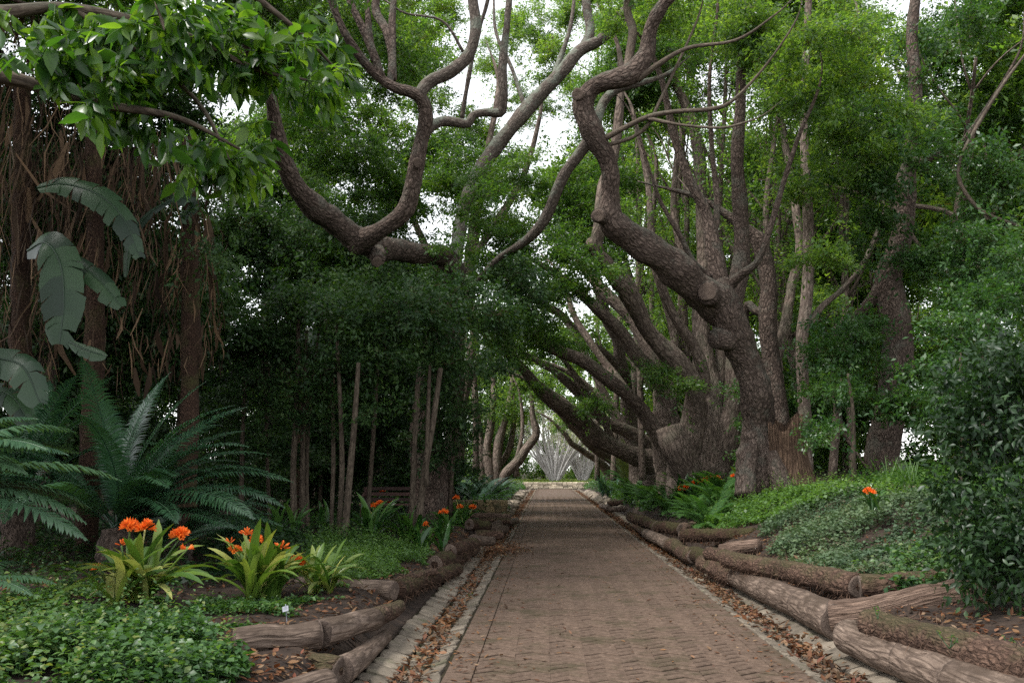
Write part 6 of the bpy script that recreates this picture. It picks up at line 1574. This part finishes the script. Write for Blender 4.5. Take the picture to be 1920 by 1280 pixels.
# stone walls
def block(w_, d_, h_, seed):
    r = np.random.default_rng(seed)
    v = np.array([[x, y, z] for z in (0, 1) for (x, y) in ((-.5, -.5), (.5, -.5), (.5, .5), (-.5, .5))]) * [w_, d_, h_]
    v = v + r.normal(size=v.shape) * .012
    inn = v * [.86, .86, 1] ; inn[4:, 2] += .015; 
    V = np.vstack([v, (v[4:] - [0, 0, h_]) * [.85, .85, 1] + [0, 0, h_ + .02]])
    fr = np.array([[-w_ * .42, -d_ * .5 - .02, h_ * .14], [w_ * .42, -d_ * .5 - .02, h_ * .14], [w_ * .42, -d_ * .5 - .02, h_ * .86], [-w_ * .42, -d_ * .5 - .02, h_ * .86]]) + r.normal(size=(4, 3)) * .008
    V = np.vstack([V, fr])
    Q = [[4, 5, 9, 8], [5, 6, 10, 9], [6, 7, 11, 10], [7, 4, 8, 11], [8, 9, 10, 11], [1, 2, 6, 5], [2, 3, 7, 6], [3, 0, 4, 7], [0, 1, 13, 12], [1, 5, 14, 13], [5, 4, 15, 14], [4, 0, 12, 15], [12, 13, 14, 15], [3, 2, 1, 0]]
    return V, Q
def stone_wall(label, x0, x1, y, z0, courses, hs, ws, mat):
    t = thing('stone_wall', label, 'wall', ((x0 + x1) / 2, y, z0))
    ms = [MB().add(*block(ws * f, .3, hs, 7 * k)).mesh('stone', M[mat], smooth=False) for k, f in enumerate((.8, .95, 1.1, 1.3, 1.0))]
    fs = (.8, .95, 1.1, 1.3, 1.0)
    for c in range(courses):
        x = x0 + rng.uniform(-.1, .1)
        while x < x1:
            k = int(rng.integers(5)); wv = ws * fs[k]
            put('stone', ms[k], t, (x + wv / 2 - (x0 + x1) / 2, rng.normal() * .015, c * (hs + .006)), (0, 0, rng.normal() * .04))
            x += wv + .012
stone_wall('mossy low wall of rough blocks beyond the left hand logs', -4.4, -2.15, 30.6, 0, 4, .16, .34, 'wallstone')
stone_wall('low pale stone wall closing the far end of the path', -5.0, 6.0, 85.35, 0, 3, .17, .42, 'palestone')
def rock_mesh(seed):
    r = np.random.default_rng(seed)
    m_ = MB()
    n, k = 6, 10
    V = []
    for i in range(n + 1):
        ph = math.pi * i / n
        for j in range(k):
            th_ = 2 * math.pi * j / k
            d = np.array([math.sin(ph) * math.cos(th_), math.sin(ph) * math.sin(th_), math.cos(ph)])
            d = np.sign(d) * np.abs(d) ** .75
            V.append(d * (1 + .22 * float(vn(d * 2 + seed, 1, seed % 7))) * [.5, .42, .34])
    Q = [[i * k + j, (i + 1) * k + j, (i + 1) * k + (j + 1) % k, i * k + (j + 1) % k] for i in range(n) for j in range(k)]
    return m_.add(np.array(V), Q).mesh('edging_rock', M['rock'], smooth=False)
RK = [rock_mesh(k) for k in range(6)]
def rock(x, y, s_, lab, grp):
    o = put('edging_rock', RK[int(rng.integers(6))], None, (x, y, .1 * s_), (rng.normal() * .2, rng.normal() * .2, rng.uniform(0, 6)), (s_, s_, s_))
    tag(o, lab, 'rock', grp)
y = 31.2
while y < 70:
    rock(-2.25 + rng.normal() * .08, y, rng.uniform(.35, .6), 'rough edging rock beside the far gutter past the mossy wall', 'rocks edging the far left bed')
    if rng.uniform() < .6: rock(-2.5 + rng.normal() * .1, y + .2, rng.uniform(.4, .6), 'rough edging rock beside the far gutter past the mossy wall', 'rocks edging the far left bed')
    y += rng.uniform(.45, .9)
y = 38.0
while y < 70:
    rock(2.3 + rng.normal() * .1, y, rng.uniform(.35, .65), 'rough edging rock at the foot of the far leaning trees', 'rocks edging the far right bed')
    y += rng.uniform(.6, 1.3)
# ================================================================== bench in the shade
bp = P(735, 955, 24); bz = T(bp[0], bp[1])
bt = thing('garden_bench', 'dark red brown slatted garden bench half hidden by stems and leaves', 'bench', (bp[0], bp[1], bz))
def boxm(name, cx, cy, cz, sx, sy, sz, mat, parent):
    v = np.array([[x, y, z] for z in (-.5, .5) for (x, y) in ((-.5, -.5), (.5, -.5), (.5, .5), (-.5, .5))]) * [sx, sy, sz] + [cx, cy, cz]
    return put(name, MB().add(v, [[0, 3, 2, 1], [4, 5, 6, 7], [0, 1, 5, 4], [1, 2, 6, 5], [2, 3, 7, 6], [3, 0, 4, 7]]).mesh(name, mat, smooth=False), parent)
for k in range(3): boxm('back_slat', 0, .22 + .03 * k, .55 + .13 * k, 1.5, .03, .08, M['bench'], bt)
for k in range(4): boxm('seat_slat', 0, -.2 + .11 * k, .44, 1.5, .09, .03, M['bench'], bt)
for sx in (-.68, .68):
    boxm('leg', sx, -.22, .21, .07, .07, .43, M['bench'], bt)
    boxm('leg', sx, .26, .42, .07, .06, .86, M['bench'], bt)
    boxm('arm_rest', sx, 0, .64, .08, .5, .04, M['bench'], bt)
# ================================================================== plant label
lb = on(539, 1168)
lt = thing('plant_label', 'small grey plant label on a thin metal stake by the split log', 'sign', lb)
m_ = MB(); tube(m_, [lb - [0, 0, .05], lb + [-.012, 0, .08], lb + [-.022, 0, .165]], [.004, .004, .004], 8, .03, 0)
m_.build('stake', M['label'], lt)
ctr = lb + np.array([-.019, -.008, .125])
ax1 = nrm(np.array([1, 0, .28])); ax3 = nrm(np.cross(ax1, [0, -.8, .5])); ax3 = ax3 if ax3[2] > 0 else -ax3
nr_ = nrm(np.cross(ax1, ax3)); nr_ = nr_ if nr_[1] < 0 else -nr_
def plate(c, w_, h_, d_, name, mat, parent):
    V = [c + ax1 * a * w_ / 2 + ax3 * b_ * h_ / 2 + nr_ * k * d_ for k in (0, 1) for a, b_ in ((-1, -1), (1, -1), (1, 1), (-1, 1))]
    return MB().add(V, [[0, 3, 2, 1], [4, 5, 6, 7], [0, 1, 5, 4], [1, 2, 6, 5], [2, 3, 7, 6], [3, 0, 4, 7]]).build(name, mat, parent, smooth=False)
pl = plate(ctr, .054, .05, .003, 'plate', M['label'], lt)
OFF[pl.name] = OFF[lt.name]
for dz_, wv in ((.012, .034), (.003, .04), (-.006, .026)):
    plate(ctr + ax3 * dz_ + nr_ * .0031, wv, .0022, .0006, 'engraved_line', M['labelink'], pl)
# torn bark flap on the thick pale log
fb = MB()
a0, a1 = G(1640, 1185, .33), G(1700, 1212, .33)
u = np.linspace(0, 1, 9); w_ = np.linspace(0, 1, 6)
VV = []
axd = nrm(G(1704, 1237, .165) - G(1592, 1192, .17))
c0_ = G(1592, 1192, .17)
sdv = nrm(np.cross(axd, [0, 0, 1.]))
for i, a in enumerate(u):
    for j, bb in enumerate(w_):
        s_ = .28 + a * .3
        th_ = 1.0 + bb * 1.0 + .12 * math.sin(9 * a) * (bb in (w_[0], w_[-1]))
        rr_ = .176 + .02 * abs(bb - .5) + .008 * math.sin(a * 14 + j)
        VV.append(c0_ + axd * (s_ + .05 * math.sin(j * 2.1) * (i in (0, 8))) + (sdv * math.cos(th_) + np.cross(sdv, axd) * math.sin(th_)) * rr_)
fb.add(np.array(VV), [[i * 6 + j, i * 6 + j + 1, (i + 1) * 6 + j + 1, (i + 1) * 6 + j] for i in range(8) for j in range(5)])
lg = [o for o in bpy.data.objects if o.get('label') == 'thick pale log with a torn patch of dark bark'][0]
fb.build('bark_flap', M['log_bark'], lg, label='torn patch of dark bark')
# ================================================================== sprigs and weeds on the right
def sprig(label, px, py, h, n, L, mat='lf_cover', z=None):
    b = on(px, py) if z is None else G(px, py, z)
    t = thing('sprig', label, 'plant', b)
    m_ = MB(); tps = []
    for k in range(max(2, n // 7)):
        q = b + np.array([rng.normal() * h * .4, rng.normal() * h * .4, h * rng.uniform(.6, 1)])
        tube(m_, [b, (b + q) / 2 + rng.normal(size=3) * .01, q], [.004, .003, .002], 5, .03, 0)
        tps.append((b, q))
    m_.build('stalks', M['lf_cover'], t, kind='stuff')
    me = MB(); leaves_full(me, np.zeros((1, 3)), np.array([[1., 0, .25]]), np.array([[0, 0, 1.]]), [1.], [.5], np.array([0.0]))
    me = me.mesh('leaf', M['lf_near'])
    for k in range(n):
        b0, q = tps[k % len(tps)]
        f = rng.uniform(.5, 1.0)
        put('leaf', me, t, b0 + (q - b0) * f - b, (rng.normal() * .3, rng.normal() * .4, rng.uniform(0, 6.28)), L * rng.uniform(.7, 1.2))
sprig('young sprig with shiny green leaves on the bare soil', 1880, 1145, .2, 16, .085)
sprig('little green weed growing on the long rough bark log', 1780, 1215, .1, 22, .028, z=.47)
sprig('small weed on the soil behind the long rough bark log', 1890, 1225, .12, 20, .03)
sprig('tiny weed at the end of the split cross log', 1646, 1160, .1, 14, .03, z=.46)
sprig('small strap weed in front of the blue green patch', 1618, 1070, .14, 12, .07)
sprig('small weed sprouting from the leaf filled gutter', 880, 1118, .05, 14, .022, z=0.0)
# ================================================================== near tree with leafy branches hanging into view
nb = np.array([-5.6, 1.2, T(-5.6, 3)])
nt_ = thing('overhanging_tree', 'near tree with glossy bright green leaves hanging across the banana plants', 'tree', nb)
m_ = MB(); tube(m_, [nb - [0, 0, .3], nb + [.1, 0, 1.6], nb + [.3, .2, 3.2], nb + [.2, .3, 5], nb + [0, .3, 7.5]], [.34, .26, .22, .17, .08], 22, .1, .08, 3, .03, 12, 5)
m_.build('trunk', M['bark'], nt_)
MAIN = [[nb + [.3, .2, 3.3], P(-260, -60, 3.4), P(-40, 20, 3.9), P(130, 15, 4.1), P(330, 60, 4.3), P(480, 130, 4.5), P(575, 150, 4.6)],
        [nb + [.3, .2, 3.0], P(-300, 160, 3.3), P(-20, 140, 3.7), P(160, 190, 3.9), P(330, 220, 4.1), P(450, 280, 4.2)],
        [P(130, 15, 4.1), P(250, 90, 4.2), P(370, 190, 4.3), P(430, 300, 4.35)],
        [nb + [.2, .3, 4.2], P(-100, -250, 3.8), P(200, -120, 4.2), P(420, -40, 4.6), P(560, 60, 4.8), P(630, 130, 4.9)],
        [P(200, -120, 4.2), P(280, -20, 4.0), P(310, 60, 3.9)]]
mpts = []
for i, l in enumerate(MAIN):
    m_ = MB()
    r0 = .045 if i in (0, 1, 3) else .018
    p_, r_, t_ = tube(m_, l, np.linspace(r0, .006, len(l)), 9, .05, .06, 8, seed=i)
    m_.build('branch', M['bark_thin'], nt_)
    mpts.append(p_)
mpts = np.vstack(mpts)
POLY = np.array([(-60, -40), (600, -40), (640, 60), (672, 150), (640, 235), (560, 290), (520, 310), (478, 395), (400, 345), (320, 355), (270, 300), (190, 250), (60, 240), (-60, 250)], float)
def inside(a, b_):
    c = False; j = len(POLY) - 1
    for i in range(len(POLY)):
        xi, yi = POLY[i]; xj, yj = POLY[j]
        if (yi > b_) != (yj > b_) and a < (xj - xi) * (b_ - yi) / (yj - yi) + xi: c = not c
        j = i
    return c
tw_ = MB(); LP_, LA, LN = [], [], []
cnt = 0
FORCE = [(600, 90), (630, 130), (655, 165), (640, 190), (610, 170), (585, 215), (620, 225), (560, 240), (540, 200), (590, 130), (570, 90), (620, 60), (470, 360), (455, 330), (430, 340), (480, 330), (500, 300), (440, 300), (520, 270), (400, 320), (560, 40), (590, 20), (545, 140), (500, 230), (660, 140), (600, 200)]
while cnt < 215:
    a, b_ = FORCE[cnt] if cnt < len(FORCE) else (rng.uniform(-60, 680), rng.uniform(-40, 395))
    if not inside(a, b_) and cnt >= len(FORCE): continue
    if cnt >= len(FORCE) and vn(np.array([[a / 90., b_ / 60., 0.]]), 1.0, 4)[0] < -.25: continue
    q = P(a, b_, 3.7 + 1.2 * (a / 680) + rng.normal() * .22)
    j = np.argmin(np.linalg.norm(mpts - q, axis=1) + rng.uniform(0, .15))
    s0 = mpts[j]
    L_ = np.linalg.norm(q - s0)
    mid = s0 * .5 + q * .5 + np.array([0, 0, .06 * L_ + .02])
    tube(tw_, [s0, mid, q, q + nrm(q - mid) * .05 + [0, 0, -.03]], [.004, .003, .002, .0012], 5, .06, 0)
    dv = nrm(q - mid)
    k = int(rng.integers(10, 17))
    for m in range(k):
        f = (m + .3) / k
        pos = (mid if f < .35 else s0 * 0 + mid + (q - mid) * ((f - .35) / .65)) + rng.normal(size=3) * .012
        LP_.append(pos); LA.append(nrm(dv * .5 + rng.normal(size=3) * .55 + np.array([.15, 0, -.6]))); LN.append(np.array([0, -.2, .8]) + rng.normal(size=3) * .75)
    cnt += 1
tw_.build('twigs', M['lf_near'], nt_, kind='stuff')
LP_, LA, LN = np.array(LP_), np.array(LA), np.array(LN)
order = np.argsort(np.linalg.norm(LP_ - CAM, axis=1))
single = np.concatenate([order[:200], rng.permutation(order[200:])[:95]])
rest_ = np.setdiff1d(np.arange(len(LP_)), single)
m_ = MB(); l = rng.uniform(.05, .125, len(rest_))
leaves_full(m_, LP_[rest_], LA[rest_], LN[rest_], l, l * rng.uniform(.34, .5, len(rest_)), rng.uniform(0, 1, len(rest_)), .14, .12)
m_.build('leaves', M['lf_near'], nt_, kind='stuff')
LFM = []
for k in range(5):
    me = MB(); leaves_full(me, np.zeros((1, 3)), np.array([[1., 0, 0]]), np.array([[0, 0, 1.]]), [1.], [.34 + .035 * k], np.array([0.0]), .08 + .04 * k, .08 + .02 * k)
    LFM.append(me.mesh('leaf', M['lf_near']))
for i in single:
    a = nrm(LA[i]); n_ = nrm(LN[i] - a * np.dot(LN[i], a)); s_ = np.cross(n_, a)
    sc_ = rng.uniform(.06, .13)
    mt = Matrix(((a[0] * sc_, s_[0] * sc_, n_[0] * sc_, LP_[i][0] - nb[0]), (a[1] * sc_, s_[1] * sc_, n_[1] * sc_, LP_[i][1] - nb[1]), (a[2] * sc_, s_[2] * sc_, n_[2] * sc_, LP_[i][2] - nb[2]), (0, 0, 0, 1)))
    put('leaf', LFM[int(rng.integers(5))], nt_, mat4=mt)
m_ = MB()   # the rest of its crown, over the left bed
wblobs(m_, [(-6.8, 1.5, 7.2, 2.0, 2.0, 1.2), (-8.0, 6, 6.8, 2.0, 2.0, 1.2)], 2.0, gap=-.1, cden=.3, k=16, tw=.5, L=.1, W=.048)
m_.build('crown', M['lf_canopy'], nt_, kind='stuff')
